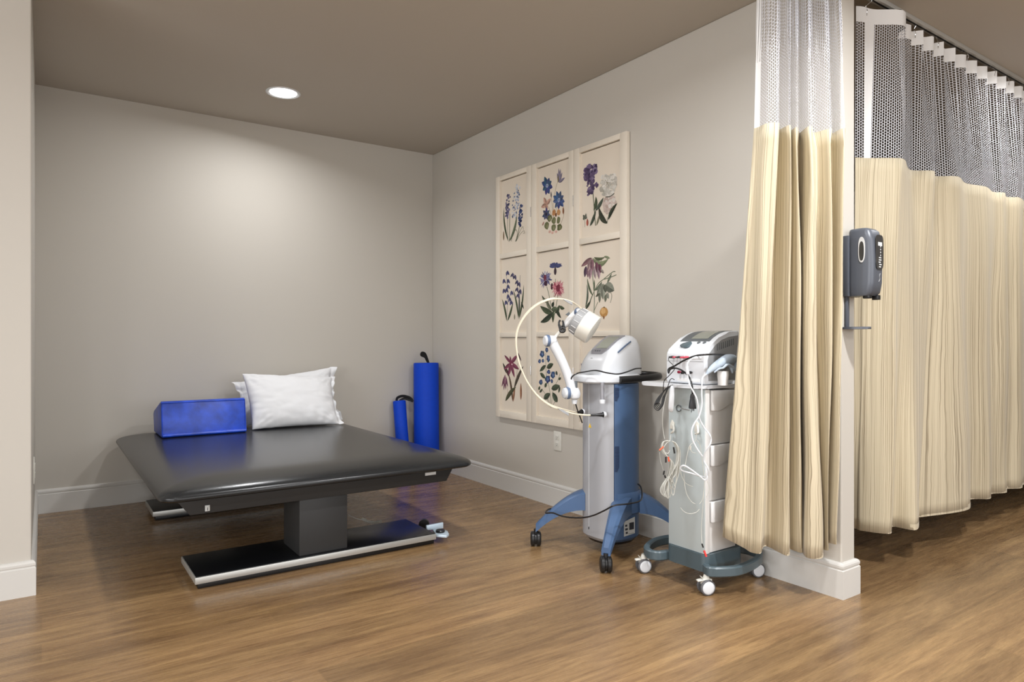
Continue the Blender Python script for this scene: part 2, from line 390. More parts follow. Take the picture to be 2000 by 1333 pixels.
# ------------------------------------------------------------------ treatment table
X0, X1, Y0, Y1 = -2.155, -0.800, -1.945, -0.078
T = thing('treatment_table', 'low wide black vinyl treatment table on a steel pedestal base', 'treatment table', (-1.48, -1.02, 0))
prof = [(0.14, 0.382), (0.03, 0.382), (0.009, 0.384), (0.001, 0.390), (0.0, 0.398), (0.004, 0.407), (0.015, 0.4155), (0.035, 0.4235),
        (0.065, 0.431), (0.10, 0.4375), (0.14, 0.4425), (0.18, 0.4455), (0.24, 0.447), (0.36, 0.4475), (0.5, 0.448)]
cx, cy, hx, hy = (X0+X1)/2, (Y0+Y1)/2, (X1-X0)/2, (Y1-Y0)/2
rings = [rrect(cx, cy, hx - d, hy - d, max(0.075 - d*0.12, 0.03) if d < 0.45 else 0.03, z, 7) for d, z in prof]
obj('cushion', loft(B(), rings), M['vinyl'], T, smooth=50)
fy0, fy1, fz0, fz1 = -1.80, -0.24, 0.299, 0.382
for y, sgn in ((fy0, 1), (fy1, -1)):
    bm = B(); prism(bm, [(-2.03, y, fz0), (-0.885, y, fz0), (-0.835, y, fz1), (-2.095, y, fz1)], (0, 0.02*sgn, 0), 0.002); obj('side_rail', bm, M['frame'], T)
for xa, xb in ((-2.03, -2.095), (-0.885, -0.835)):
    bm = B(); s = 0.018 if xa < -1.5 else -0.018
    prism(bm, [(xa, fy0+0.035, fz0), (xb, fy0+0.035, fz1), (xb+s, fy0+0.035, fz1), (xa+s, fy0+0.035, fz0)], (0, fy1-fy0-0.07, 0), 0.002); obj('end_rail', bm, M['frame'], T)
for ya, yb in ((-1.815, -1.49), (-0.575, -0.25)):
    f = obj('base_foot', box(B(), (-2.0, ya+0.03, 0), (-0.945, yb-0.02, 0.028), 0.003), M['black'], T)
    bm = box(B(), (-2.015, ya, 0.028), (-0.95, yb, 0.0545), 0.002); obj('aluminium_edge', bm, M['alu'], f)
    obj('top_plate', box(B(), (-2.011, ya+0.004, 0.0545), (-0.954, yb-0.004, 0.057), 0.001), M['blackgloss'], f)
for ya, yb in ((-1.79, -1.56), (-0.56, -0.33)):
    obj('pedestal', box(B(), (-1.600, ya, 0.057), (-1.385, yb, 0.30), 0.004), M['frame'], T)
obj('cross_beam', box(B(), (-1.56, -1.56, 0.24), (-1.43, -0.56, 0.30), 0.004), M['frame'], T)
a = at_y(405, 993, -1.8)
s = obj('sticker', box(B(), (a.x-.009, -1.8035, a.z-.012), (a.x+.009, -1.8, a.z+.012), 0.0012), M['paper'], T); s['label'] = 'small white round-cornered sticker'
obj('mark', box(B(), (a.x-.0012, -1.8042, a.z-.009), (a.x+.0012, -1.8035, a.z+.003)), M['ink'], s)
a = at_y(830, 927, -1.8); c = at_y(851, 925, -1.8)
s = obj('sticker', box(B(), (a.x, -1.8025, a.z-.007), (c.x, -1.8, a.z+.007)), M['paper'], T); s['label'] = 'small white rectangular sticker'
obj('mark', box(B(), (a.x+.003, -1.803, a.z-.004), (c.x-.003, -1.8025, a.z+.004)), M['ltgrey'], s)
# floor-lock bracket at the right end of the front foot
br = obj('bracket', prism(B(), [at_z(852, 1045, .045), at_z(872, 1046.5, .045), at_z(877, 1043, .045), at_z(874, 1037, .045), at_z(866, 1034, .045), at_z(845, 1034, .045)], (0, 0, -0.012), 0.002), M['paleblue'], T)
p0, p1 = at_z(834, 1032, .052), at_z(866, 1028, .052)
quad = [p0 + Vector((0, 0, -.012)), p1 + Vector((0, 0, -.012)), p1 + Vector((0, 0, .018)), p0 + Vector((0, 0, .012))]
obj('bracket_plate', prism(B(), quad, (0.0, 0.012, 0), 0.0015), M['paleblue'], br)
c = at_z(860, 1040, 0.045)
obj('wheel', lathe(B(), c, (0, 0, 1), [(0, 0), (0, 0.021), (0.007, 0.023), (0.012, 0.019), (0.010, 0.010), (0.010, 0)], 28), M['black'], br)
c = at_z(832, 1029, 0.02); c.z = 0
obj('wheel', cyl(B(), c + Vector((-.006, 0.012, .027)), c + Vector((.006, .03, .027)), 0.027, n=28), M['black'], br)
# coiled hand-switch cord hanging behind the pedestal
P = [at_z(x, y, z) for x, y, z in ((680, 1006, .04), (694, 1013, .03), (708, 1016, .022))]
bm = B(); tube(bm, P + [], 0.0016, 6)
q0, q1 = P[-1], at_z(745, 1021, .022); hel = []
for k in range(0, 17 * 8):
    t = k / (17 * 8); ang = k * 2 * math.pi / 8; c = q0.lerp(q1, t) + Vector((0, 0, -0.012 * math.sin(t * math.pi)))
    d, u, v = frame_of(q1 - q0); hel.append(c + u * math.cos(ang) * 0.007 + v * math.sin(ang) * 0.007 + Vector((0, 0, 0.004)))
tube(bm, hel, 0.0015, 5, sub=1, smooth=False)
o = obj('coiled_cord', bm, M['lead'], T); o['label'] = 'thin pale coiled cord'

# ------------------------------------------------------------------ blue foam wedge on the table
ZT = 0.4485
bm = B(); xl, xr = -1.968, -1.522
poly = [(xl, -0.548, ZT), (xl, -0.515, 0.640), (xl, -0.495, 0.648), (xl, -0.225, 0.575), (xl, -0.20, 0.555), (xl, -0.235, ZT)]
prism(bm, poly, (xr - xl, 0, 0), 0.008, 3)
W = obj('foam_wedge', bm, M['wedge'], loc=((xl+xr)/2, -0.38, ZT))
tag(W, 'shiny blue vinyl positioning wedge lying beside the white pillows', 'wedge cushion')
bm = B()
tube(bm, [(xl+.004, -.553, ZT+.012), (xr-.004, -.553, ZT+.012)], 0.0085, 10, smooth=False)
tube(bm, [(xl+.003, -.548, ZT+.012), (xl+.003, -.516, .638), (xr-.003, -.516, .638), (xr-.003, -.548, ZT+.012)], 0.0035, 8, smooth=False)
obj('piping', bm, M['wedge'], W)

# ------------------------------------------------------------------ pillows
def pillow(label, c0, c1, top0, top1, thick, seed, flare):
    """c0,c1: bottom corners, top0,top1: top corners (world); cushion bulges along the normal"""
    c0, c1, top0, top1 = map(Vector, (c0, c1, top0, top1)); N_ = 44; Mv = 34
    nrm = (c1 - c0).cross(top0 - c0).normalized()
    if nrm.y > 0: nrm = -nrm
    bm = B(); g = {}
    for side in (1, -1):
        for i in range(N_ + 1):
            for j in range(Mv + 1):
                u = 2 * i / N_ - 1; v = 2 * j / Mv - 1
                if side == -1 and (i in (0, N_) or j in (0, Mv)): g[(side, i, j)] = g[(1, i, j)]; continue
                su = (abs(u) ** 1.0) * (1 if u > 0 else -1)
                uu = u * (1 - 0.045 * (1 - v * v) * abs(u) ** 3); vv = v * (1 - 0.05 * (1 - u * u) * abs(v) ** 3)
                a = c0.lerp(c1, (uu + 1) / 2); b = top0.lerp(top1, (uu + 1) / 2); p = a.lerp(b, (vv + 1) / 2)
                e = max(0, (1 - abs(u) ** 2.6)) * max(0, (1 - abs(v) ** 2.6))
                th = thick * e ** 0.55
                # creases radiate from the corners and run in from the edges
                q = Vector((u * 2.1 + seed, v * 2.1, side * 3.0)); cr = noise.noise(q * 1.7) * 0.5 + noise.noise(q * 4.1) * 0.25
                ang = math.atan2(abs(v) - 1.05, abs(u) - 1.05); dist = math.hypot(abs(v) - 1.05, abs(u) - 1.05)
                rad = math.sin(ang * 19 + seed * 3 + (u > 0) * 2 + (v > 0)) * max(0, 1 - dist / 0.95) ** 1.4
                ridge = noise.noise(Vector((u * 9 + seed, v * 2.2, side))) * (abs(v) ** 2) + noise.noise(Vector((u * 2.0, v * 10 + seed, side))) * (abs(u) ** 2)
                d = th + (cr * 0.010 + rad * 0.009 + ridge * 0.010) * min(1, e * 5 + 0.15)
                p = p + nrm * (d * side if side == 1 else -max(0.004, th * 0.75))
                if i in (0, N_) or j in (0, Mv): p = p + nrm * (noise.noise(Vector((i * .35 + seed, j * .35, 0))) * 0.018)
                p.z = max(p.z, 0.4495 if (p.y > -1.7) else 0.41)
                g[(side, i, j)] = bm.verts.new(p)
    for side in (1, -1):
        for i in range(N_):
            for j in range(Mv):
                f = [g[(side, i, j)], g[(side, i+1, j)], g[(side, i+1, j+1)], g[(side, i, j+1)]]
                bm.faces.new(f if side == 1 else f[::-1])
    # open hem of the pillowcase: a loose flange at flare edges
    for (ie, ext) in flare:
        prev = [g[(1, ie, j)] for j in range(Mv + 1)]
        sg = 1 if ie else -1
        for s_ in (1, 2):
            row = []
            for j in range(Mv + 1):
                v = 2 * j / Mv - 1; p = prev[j].co + (c1 - c0).normalized() * sg * ext * 0.5 * (0.25 + 0.75 * v * v)
                p = p + nrm * (math.sin(j * 0.9 + seed) * 0.006 * s_ + noise.noise(Vector((j * .3, s_, seed))) * .012); p.z = max(p.z, 0.4495)
                row.append(bm.verts.new(p))
            for j in range(Mv): bm.faces.new((prev[j], row[j], row[j+1], prev[j+1]) if sg > 0 else (prev[j], prev[j+1], row[j+1], row[j]))
            prev = row
    o = obj('pillow', bm, M['linen'], loc=((c0 + c1) / 2), smooth=180)
    s = o.modifiers.new('soft', 'SUBSURF'); s.levels = 1; s.render_levels = 1
    return tag(o, label, 'pillow', 'white pillows on the table')
pillow('white pillow at the back, leaning on the wall behind the front pillow', (-1.47, -.30, .452), (-.885, -.30, .455), at_y(467, 746, -.14), at_y(645, 717, -.13), 0.055, 4.2, [(0, 0.05), (44, 0.05)])
pillow('white pillow in front, leaning back next to the blue wedge', (-1.482, -.50, .45), (-.95, -.52, .45), (-1.498, -.315,   .785), (-.925, -.30, .745), 0.086, 1.3, [(44, 0.03)])

# ------------------------------------------------------------------ foam rolls
def roll(label, base, top, r, strap):
    base, top = Vector(base), Vector(top); Lr = (top - base).length
    o = obj('foam_roll', lathe(B(), base, top - base, [(0, 0), (0, r - .006), (.006, r), (Lr - .008, r), (Lr - .002, r - .003), (Lr, r - .010), (Lr, 0)], 56), M['foam'], loc=base)
    tag(o, label, 'foam roll', 'blue foam rolls standing by the corner')
    obj('carry_strap', tube(B(), [Vector(p) for p in strap], 0.01, 10, flat=(0.0025, 0.011)), M['strap'], o)
roll('tall thick blue foam roll with a black strap standing in the corner', (-.125, -.14, 0), (-.119, -.118, .818), .0945,
     [(-.10, -.12, .815), (-.115, -.125, .85), (-.14, -.14, .885), (-.17, -.15, .893), (-.175, -.15, .878), (-.14, -.14, .865), (-.12, -.13, .84), (-.11, -.14, .815)])
roll('short thin blue foam roll leaning on the wall left of the tall one', (-.312, -.15, 0.001), (-.321, -.075, .538), .0475,
     [(-.345, -.08, .535), (-.337, -.08, .56), (-.30, -.09, .572), (-.255, -.11, .56), (-.235, -.12, .535), (-.25, -.115, .54), (-.287, -.09, .552), (-.32, -.08, .536)])

# ------------------------------------------------------------------ outlets
def outlet(label, c, n):
    c = Vector(c); n = Vector(n); s = n.cross(Vector((0, 0, 1)))
    def bx(w, h, d0, d1, dz=0, ds=0, bev=0.001):
        bm = B(); q = c + s * ds + Vector((0, 0, dz))
        prism(bm, [q + n*d0 - s*w - Vector((0,0,h)), q + n*d0 + s*w - Vector((0,0,h)), q + n*d0 + s*w + Vector((0,0,h)), q + n*d0 - s*w + Vector((0,0,h))], n*(d1-d0), bev); return bm
    t = obj('wall_outlet', bx(.035, .0575, 0, .006, bev=.002), M['ivory'], loc=c); tag(t, label, 'outlet', 'electrical outlets on the walls')
    for dz in (.0195, -.0195):
        k = obj('socket', bx(.0165, .0135, .006, .0085, dz), M['ivory'], t)
        bm = bx(.0011, .0042, .0085, .0089, dz + .002, -.006, 0)
        for b2 in ((.0011, .0035, .002, .006), (.0022, .002, -.007, 0)):
            q = c + s * b2[3] + Vector((0, 0, dz + b2[2])); w_, h_ = b2[:2]
            prism(bm, [q + n*.0085 - s*w_ - Vector((0,0,h_)), q + n*.0085 + s*w_ - Vector((0,0,h_)), q + n*.0085 + s*w_ + Vector((0,0,h_)), q + n*.0085 - s*w_ + Vector((0,0,h_))], n*.0004)
        obj('slot', bm, M['ink'], k)
    obj('screw', cyl(B(), c + n*.006, c + n*.0075, .003, n=12), M['ltgrey'], t)
outlet('white duplex outlet low on the right wall under the botanical screen', (0, -1.565, .392), (-1, 0, 0))
outlet('white outlet seen edge-on low on the left wall', (-2.54, -.93, .395), (1, 0, 0))

# ------------------------------------------------------------------ curtain track + curtains
TY = -3.22
bm = B(); box(bm, (-2.54, TY-.016, H-.019), (-0.0, TY+.016, H), .002); box(bm, (.094, TY-.016, H-.019), (4.0, TY+.016, H), .002)
tk = obj('curtain_track', bm, M['track'], loc=(0.1, TY, H)); tag(tk, 'slim metal ceiling track carrying the privacy curtains', 'curtain track')
bm = B(); box(bm, (-2.54, TY-.0035, H-.0205), (-0.0, TY+.0035, H-.019)); box(bm, (.094, TY-.0035, H-.0205), (4.0, TY+.0035, H-.019)); obj('slot', bm, M['black'], tk)

def curtain(name_label, top, mid, hem, ztop, zmid, hooks, sub=7, hemband=True, selv=(0, .022), dens=1.0, pleat=0.0, zig=None):
    """three plan curves (x,y) with matching control points; hem also carries z"""
    t = thing('privacy_curtain', name_label, 'curtain', ((top[0][0] + top[-1][0]) / 2, TY, H), 'privacy curtains')
    S = [spline([Vector((p[0], p[1], p[2] if len(p) > 2 else 0)) for p in row], sub) for row in (top, mid, hem)]
    n = len(S[0]); arc = [0]
    for i in range(1, n): arc.append(arc[-1] + (S[1][i].xy - S[1][i-1].xy).length * 1.0 + 0.0)
    if zig is not None:                        # short saw-tooth pleats along the heading
        for i in range(n):
            if S[0][i].x > zig:
                ph = (arc[i] / .125) % 1; S[0][i].y = TY - .022 + .044 * (ph / .72 if ph < .72 else (1 - ph) / .28)
    def surf(name, rows, m, us=1.0):
        bm = B(); uvl = bm.loops.layers.uv.new('UVMap'); V = []
        for r_ in rows: V.append([bm.verts.new(p) for p in r_])
        for j in range(len(rows) - 1):
            for i in range(n - 1):
                f = bm.faces.new((V[j][i], V[j][i+1], V[j+1][i+1], V[j+1][i]))
                for lp, (jj, ii) in zip(f.loops, ((j, i), (j, i+1), (j+1, i+1), (j+1, i))):
                    lp[uvl].uv = (arc[ii] * us, rows[jj][ii].z)
        return obj(name, bm, m, t, smooth=60, uv=True)
    def wob(p, i, k): return p + Vector((noise.noise(Vector((i * .11, p.z * 2.2, k))) * .010, noise.noise(Vector((i * .11 + 9, p.z * 1.7, k))) * .012, 0))
    zs = [ztop - .05]; bandb = ztop - .065
    top_rows = []
    for z in (ztop, ztop - .03, bandb): top_rows.append([Vector((S[0][i].x, S[0][i].y, z)) for i in range(n)])
    surf('header_tape', top_rows, M['band'])
    rows = []
    for k in range(13):
        f = k / 12; rows.append([Vector((S[0][i].x + (S[1][i].x - S[0][i].x) * f, S[0][i].y + (S[1][i].y - S[0][i].y) * f, bandb + (zmid - bandb) * f)) + _F * (pleat * math.sin(i * 1.9) * math.sin(math.pi * min(1, f * 1.5 + .1)) if f < 1 else 0) for i in range(n)])
    net = surf('net_panel', rows, M['net'], dens); net.data.materials.append(M['band'])
    for j, pl_ in enumerate(net.data.polygons):
        if selv[0] <= arc[j % (n - 1)] < selv[1]: pl_.material_index = 1
    rows = []
    for k in range(29):
        f = k / 28; rows.append([])
        for i in range(n):
            p = Vector((S[1][i].x, S[1][i].y, zmid)).lerp(Vector((S[2][i].x, S[2][i].y, S[2][i].z)), f)
            rows[-1].append(wob(p, i, 1) if 0 < k else p)
    fab = surf('fabric_panel', rows, M['fabric'])
    fab.modifiers.new('thickness', 'SOLIDIFY').thickness = 0.0012
    if hemband:
        # stitched hem: a slightly raised strip along the bottom edge
        hr = [[p + Vector((0, -0.0016, 0.026 if a else 0)) for p in rows[-1]] for a in (1, 0)]
        surf('hem', hr, M['fabric'])
    for (x, y) in hooks:
        bm = B(); tube(bm, [(x, y-.004, ztop-.022), (x, y-.007, ztop-.012), (x, y, ztop+.006), (x, TY, H-.026), (x, TY, H-.022)], .0013, 6)
        tube(bm, [(x, y-.004, ztop-.022), (x, y-.004, ztop-.034)], .0022, 6)
        obj('curtain_hook', bm, M['hook'], t)
    return t

def plan(px, d): p = at_d(px, 666.5, d); return (p.x, p.y)
# gathered curtain in front of the right wall
Bm = [(1473, 2.479), (1482, 2.463), (1498.5, 2.421), (1521, 2.418), (1517, 2.505), (1543, 2.438), (1541, 2.52), (1556, 2.463), (1561, 2.535), (1576.5, 2.463), (1586, 2.460), (1588, 2.53), (1623, 2.48), (1622, 2.545), (1647, 2.475), (1651, 2.508)]
Hm = [(1411.5, 2.62, 1049), (1452, 2.60, 1070), (1467, 2.58, 1079), (1486, 2.565, 1081), (1494, 2.66, 1067), (1537.5, 2.585, 1086.5), (1541, 2.65, 1073), (1564.5, 2.60, 1080.5), (1567, 2.68, 1070), (1578, 2.565, 1089.5), (1603, 2.555, 1091), (1604, 2.62, 1075), (1620, 2.56, 1076), (1619, 2.60, 1062), (1634, 2.53, 1064), (1636, 2.555, 1061)]
mid = [plan(*p) for p in Bm]
hem = [tuple(at_d(px, py, d)) for px, d, py in Hm]
top = [plan(1480 + (px - 1473) * 160 / 179, d) for px, d in Bm]
curtain('beige striped privacy curtain gathered into folds beside the therapy cart', top, mid, hem, 2.405, 1.765,
        [(-.39, -3.17), (-.33, -3.22), (-.26, -3.2), (-.2, -3.24), (-.13, -3.24), (-.07, -3.28)], dens=1.55, pleat=.012)
# long drawn curtain
def zplan(px, py, z): p = at_z(px, py, z); return (p.x, p.y)
Bn = [(1670, 308), (1685, 308.5), (1700, 309), (1751, 309), (1767, 313), (1778, 332), (1823, 334), (1826, 344), (1870, 345), (1886, 358), (1925, 365), (1939, 375), (1961, 376.5), (1966, 385), (1990, 386), (2000, 395)]
Hn = [(1660, 1030), (1672, 1033), (1684, 1037), (1739, 1043), (1741, 1029), (1790, 1036), (1791, 1012), (1805, 1010), (1892, 996), (1895, 977), (1931, 975), (1933, 966), (1966, 963), (1968, 956), (1995, 954), (2000, 948)]
mid = [zplan(x, y, 1.757) for x, y in Bn]; hem = [zplan(x, y, .15) for x, y in Hn]
x = mid[-1][0]; xh = hem[-1][0]; k = 0
while x < 3.85:
    x += .11; xh += .11; k += 1
    mid.append((x, TY + (.04 if k % 2 else -.04))); hem.append((min(xh, 3.97), TY + (.05 if k % 2 else -.05)))
hem = [(a, b, .15) for a, b in hem]
top = [(a + (.05 * max(0, 1 - a) if i > 1 else .0), TY + (b - TY) * .9) for i, (a, b) in enumerate(mid)]
hk = [(top[i][0] + .02, top[i][1]) for i in range(1, len(top) - 1, 2)]
curtain('long beige striped privacy curtain with net top drawn along the ceiling track', top, mid, hem, 2.395, 1.757, hk[:14], selv=(.038, .066), zig=.56)

# ------------------------------------------------------------------ hand sanitizer dispenser on the wall end
x0, x1, yf, yb = .012, .098, -3.402, -3.292
T = thing('hand_sanitizer_dispenser', 'dark grey hand sanitizer dispenser with drip tray on the narrow wall end', 'dispenser', ((x0+x1)/2, yb, 1.27))
obj('back_plate', box(B(), (x0-.006, yb-.022, 1.152), (x1, yb+.001, 1.385), .004), M['charcoal'], T)
rings = []
for z, i0, yfz in ((1.153, .004, yf+.018), (1.165, .001, yf+.008), (1.20, 0, yf+.002), (1.28, 0, yf), (1.36, 0, yf+.003), (1.395, .001, yf+.012), (1.404, .005, yf+.022), (1.408, .012, yf+.032)):
    y1_ = yb - .014; r_ = .018
    rings.append(rrect((x0+x1)/2, (yfz+y1_)/2, (x1-x0)/2 - i0, (y1_-yfz)/2, r_, z, 6))
obj('housing', loft(B(), rings), M['charcoal'], T, smooth=40)
def oval(bm, c, u, v, ru, rv, n, th, pw=2.4):
    ring = []
    for i in range(32):
        a = 2*math.pi*i/32; ca, sa = math.cos(a), math.sin(a)
        ring.append(Vector(c) + Vector(u) * ru * math.copysign(abs(ca)**(2/pw), ca) + Vector(v) * rv * math.copysign(abs(sa)**(2/pw), sa))
    return prism(bm, ring, Vector(n) * th)
c = (x0-.0005, -3.362, 1.325)
wv = obj('viewing_window', oval(B(), c, (0, 1, 0), (0, 0, 1), .013, .048, (-1, 0, 0), .0015), M['chromeedge'], T); wv['label'] = 'oval clear side window'
obj('window_pane', oval(B(), (x0-.002, -3.362, 1.32), (0, 1, 0), (0, 0, 1), .009, .036, (-1, 0, 0), .0008), M['lens'], wv)
wf = obj('viewing_window', oval(B(), ((x0+x1)/2+.004, yf-.0005, 1.315), (1, 0, 0), (0, 0, 1), .027, .064, (0, -1, 0), .002, 5), M['lens'], T); wf['label'] = 'dark glossy front window'
bm = B(); rr_ = random.Random(3)
xc = (x0+x1)/2 + .006
box(bm, (xc-.014, yf-.0032, 1.338), (xc+.014, yf-.0026, 1.352))
for k in range(4): box(bm, (xc+.002, yf-.0032, 1.333 - k*.011), (xc+.006, yf-.0026, 1.338 - k*.011 + .001))
for k in range(5):
    z = 1.292 - k * .0085; a = rr_.uniform(.006, .012); box(bm, (xc-a, yf-.0032, z), (xc+rr_.uniform(.004, .012), yf-.0026, z+.004))
obj('bag_label', bm, M['paper'], wf)
bm = B(); tube(bm, [(xc, yf+.002, 1.205), (xc+.005, yf+.0008, 1.215), (xc+.002, yf+.0004, 1.226), (xc+.006, yf, 1.236)], .0011, 6)
tube(bm, [(xc-.004, yf+.004, 1.196), (xc+.006, yf+.004, 1.195)], .001, 6)
obj('logo', bm, M['grey'], T)
obj('nozzle', box(B(), (x0+.01, -3.385, 1.142), (x0+.03, -3.36, 1.156), .002), M['black'], T)
obj('nozzle', box(B(), (x1-.03, -3.395, 1.138), (x1-.012, -3.37, 1.156), .002), M['black'], T)
obj('tray_post', box(B(), (x0+.004, yb-.010, 1.03), (x0+.026, yb-.001, 1.158), .003), M['charcoal'], T)
bm = B(); ring = []
for i in range(33):
    a = math.pi + math.pi * i / 32; ring.append((x0+.032 + .042*math.cos(a), yb-.001 + .085*math.sin(a), 1.028))
prism(bm, ring, (0, 0, .009), .0025); obj('drip_tray', bm, M['charcoal'], T)
# ------------------------------------------------------------------ botanical screen on the right wall
XB = -0.0145
SCR = thing('wall_screen', 'cream three-panel hinged screen with nine botanical prints on the right wall', 'wall art', (0, -1.55, 0.482))
COLS = [(-.940, -1.3345), (-1.3375, -1.7405), (-1.7435, -2.165)]
OPEN = [(-.985, -1.287), (-1.388, -1.697), (-1.790, -2.115)]
ROWS = [(1.557, 2.040), (1.038, 1.524), (.527, 1.008)]
G1, G2, G3 = (78, 92, 62), (104, 116, 84), (56, 68, 50)
class Ink:
    def __init__(s): s.bm = B(); s.lay = s.bm.loops.layers.float_color.new('ink'); s.k = 0; s.r = random.Random(5)
    def poly(s, pts, c, j=10):
        s.k += 1; x = XB - .0002 - s.k * .000004
        d = s.r.uniform(-j, j); g_ = sum(c) / 3; col = rgb(*[min(255, max(0, (v * .68 + g_ * .32) + d)) for v in c])
        V = [s.bm.verts.new((x, p[0], p[1])) for p in pts]; f = s.bm.faces.new(V)
        for l in f.loops: l[s.lay] = col
    def w(s, px, py): p = at_x(px, py, XB); return (p.y, p.z)
    def leaf(s, x0, y0, x1, y1, wd, c, bend=0.0, two=True):
        a, b = Vector(s.w(x0, y0)), Vector(s.w(x1, y1)); d = b - a; n = Vector((-d.y, d.x)).normalized(); L = d.length; wd = wd * .0036
        up, dn, md = [], [], []
        for i in range(11):
            t = i / 10; m = a + d * t + n * (bend * L * 4 * t * (1 - t)); h = wd * (math.sin(math.pi * t ** .85) ** .8 if 0 < t < 1 else 0) / 2
            up.append(m + n * h); dn.append(m - n * h); md.append(m)
        s.poly(up + dn[::-1][1:-1], c, 6)
        if two: s.poly(up + md[::-1][1:-1], tuple(v * .8 for v in c), 4)
    def line(s, pts, wd, c):
        P = spline([Vector((*s.w(*p), 0)) for p in pts], 5); wd = wd * .0015
        for a, b in zip(P, P[1:]):
            d = (b - a).xy; n = Vector((-d.y, d.x)).normalized() * wd; s.k -= 1
            s.poly([a.xy + n, b.xy + n, b.xy - n, a.xy - n], c, 0)
        s.k += 1
    def blob(s, x, y, rx, ry, c, n=10, j=.18):
        q = s.w(x, y); s.poly([(q[0] + math.cos(2*math.pi*i/n) * rx * .0043 * (1 + s.r.uniform(-j, j)), q[1] + math.sin(2*math.pi*i/n) * ry * .0028 * (1 + s.r.uniform(-j, j))) for i in range(n)], c)
    def cluster(s, x0, y0, x1, y1, wd, n, cols, sz=(1.6, 2.4)):
        for i in range(n):
            t = s.r.random(); k = s.r.uniform(-1, 1); e = (.55 + .45 * math.sin(math.pi * min(1, t * .9 + .1)))
            r_ = s.r.uniform(*sz); s.blob(x0 + (x1-x0)*t + k * wd * e, y0 + (y1-y0)*t + s.r.uniform(-2, 2), r_, r_ * 1.3, s.r.choice(cols))
    def star(s, x, y, n, rx, ry, c, wd=6, a0=0, ctr=None, cr=3):
        for i in range(n):
            a = a0 + 2*math.pi*i/n + s.r.uniform(-.12, .12); k = s.r.uniform(.82, 1.05)
            s.leaf(x, y, x + math.cos(a) * rx * k, y + math.sin(a) * ry * k, wd, tuple(v + s.r.uniform(-14, 14) for v in c))
        if ctr: s.blob(x, y, cr, cr * 1.5, ctr); s.blob(x, y, cr * .5, cr * .8, tuple(v * .7 for v in ctr))
def p1(k):
    k.leaf(993.5, 473, 984.3, 405, 5, G1, -.08); k.leaf(994, 473, 1009.6, 418, 7, G2, .10); k.line([(992, 470), (991.5, 425)], 1.2, G2); k.line([(995, 470), (996, 418)], 2, G2)
    k.cluster(1012, 360, 1004, 426, 6.5, 95, [(178, 186, 202), (196, 202, 212), (120, 134, 168), (150, 162, 190), (96, 108, 140)], (1.0, 1.9))
    k.cluster(994, 380, 990, 424, 4, 44, [(88, 82, 124), (72, 68, 108), (110, 104, 148), (60, 62, 100)])
    k.cluster(1019, 400, 1015, 440, 3.2, 42, [(44, 58, 112), (34, 44, 90), (60, 78, 134)])
    k.line([(1007, 472), (1012, 458), (1014.5, 442)], 1.6, G1); k.line([(999, 472), (1002, 456), (1008, 449), (1010.5, 456), (1009, 466)], 1.1, G1)
    k.line([(1008, 472), (1014, 456), (1021, 443), (1022.5, 449)], .9, G1); k.line([(1008, 472), (1016, 458), (1023, 451), (1025, 455), (1022, 456)], .8, G1)
    k.leaf(984, 470, 983.6, 451, 4.2, (150, 118, 78))
def p2(k):
    for q in ([(1082, 432), (1081, 400), (1084, 375), (1090, 352)], [(1081, 432), (1078, 395), (1076, 380)], [(1083, 430), (1087, 405)], [(1094, 440), (1100, 425), (1101, 415)], [(1080, 430), (1072, 405)]): k.line(q, 1, (150, 132, 92))
    k.star(1068.5, 363, 8, 12.5, 19, (58, 80, 140), 9, .3, (150, 165, 200)); k.star(1091.5, 391, 9, 13, 19, (62, 84, 146), 8, .1, (150, 165, 205))
    for x1, y1 in ((1091.5, 329), (1095, 330), (1098, 337), (1103.5, 347), (1088, 338)): k.leaf(1092, 357, x1, y1, 5, (134, 124, 152))
    k.leaf(1090, 357, 1090, 342, 3, (150, 130, 70)); k.leaf(1077, 387, 1076, 374, 3.5, (110, 100, 104))
    for x1, y1 in ((1062, 386), (1057, 405), (1076, 388), (1069, 410)): k.leaf(1067, 400, x1, y1, 8, (206, 148, 122))
    k.star(1067, 419, 7, 8.5, 14, (70, 78, 126), 6, .2, (48, 48, 78)); k.blob(1082, 416, 4.5, 7, (190, 118, 56)); k.blob(1091, 415, 4, 7, (196, 130, 66)); k.blob(1086, 420, 2, 4, (120, 66, 34))
    for x, y, a, b in ((1074, 427, 5, 8), (1068, 441, 5.5, 8), (1082, 431, 5, 8), (1091, 430, 4, 8), (1093, 444, 5.5, 7.5), (1081, 445, 5, 8)): k.blob(x, y, a, b, (104, 106, 60)); k.blob(x + 1, y + 1, a * .45, b * .5, (128, 128, 80))
    for x, y in ((1074, 453), (1079, 455), (1086, 453)): k.blob(x, y, 3, 3, (214, 158, 138))
    k.leaf(1100.5, 419, 1100, 404, 4.5, (160, 92, 50)); k.leaf(1059, 441, 1063, 433, 3.5, (190, 128, 106))
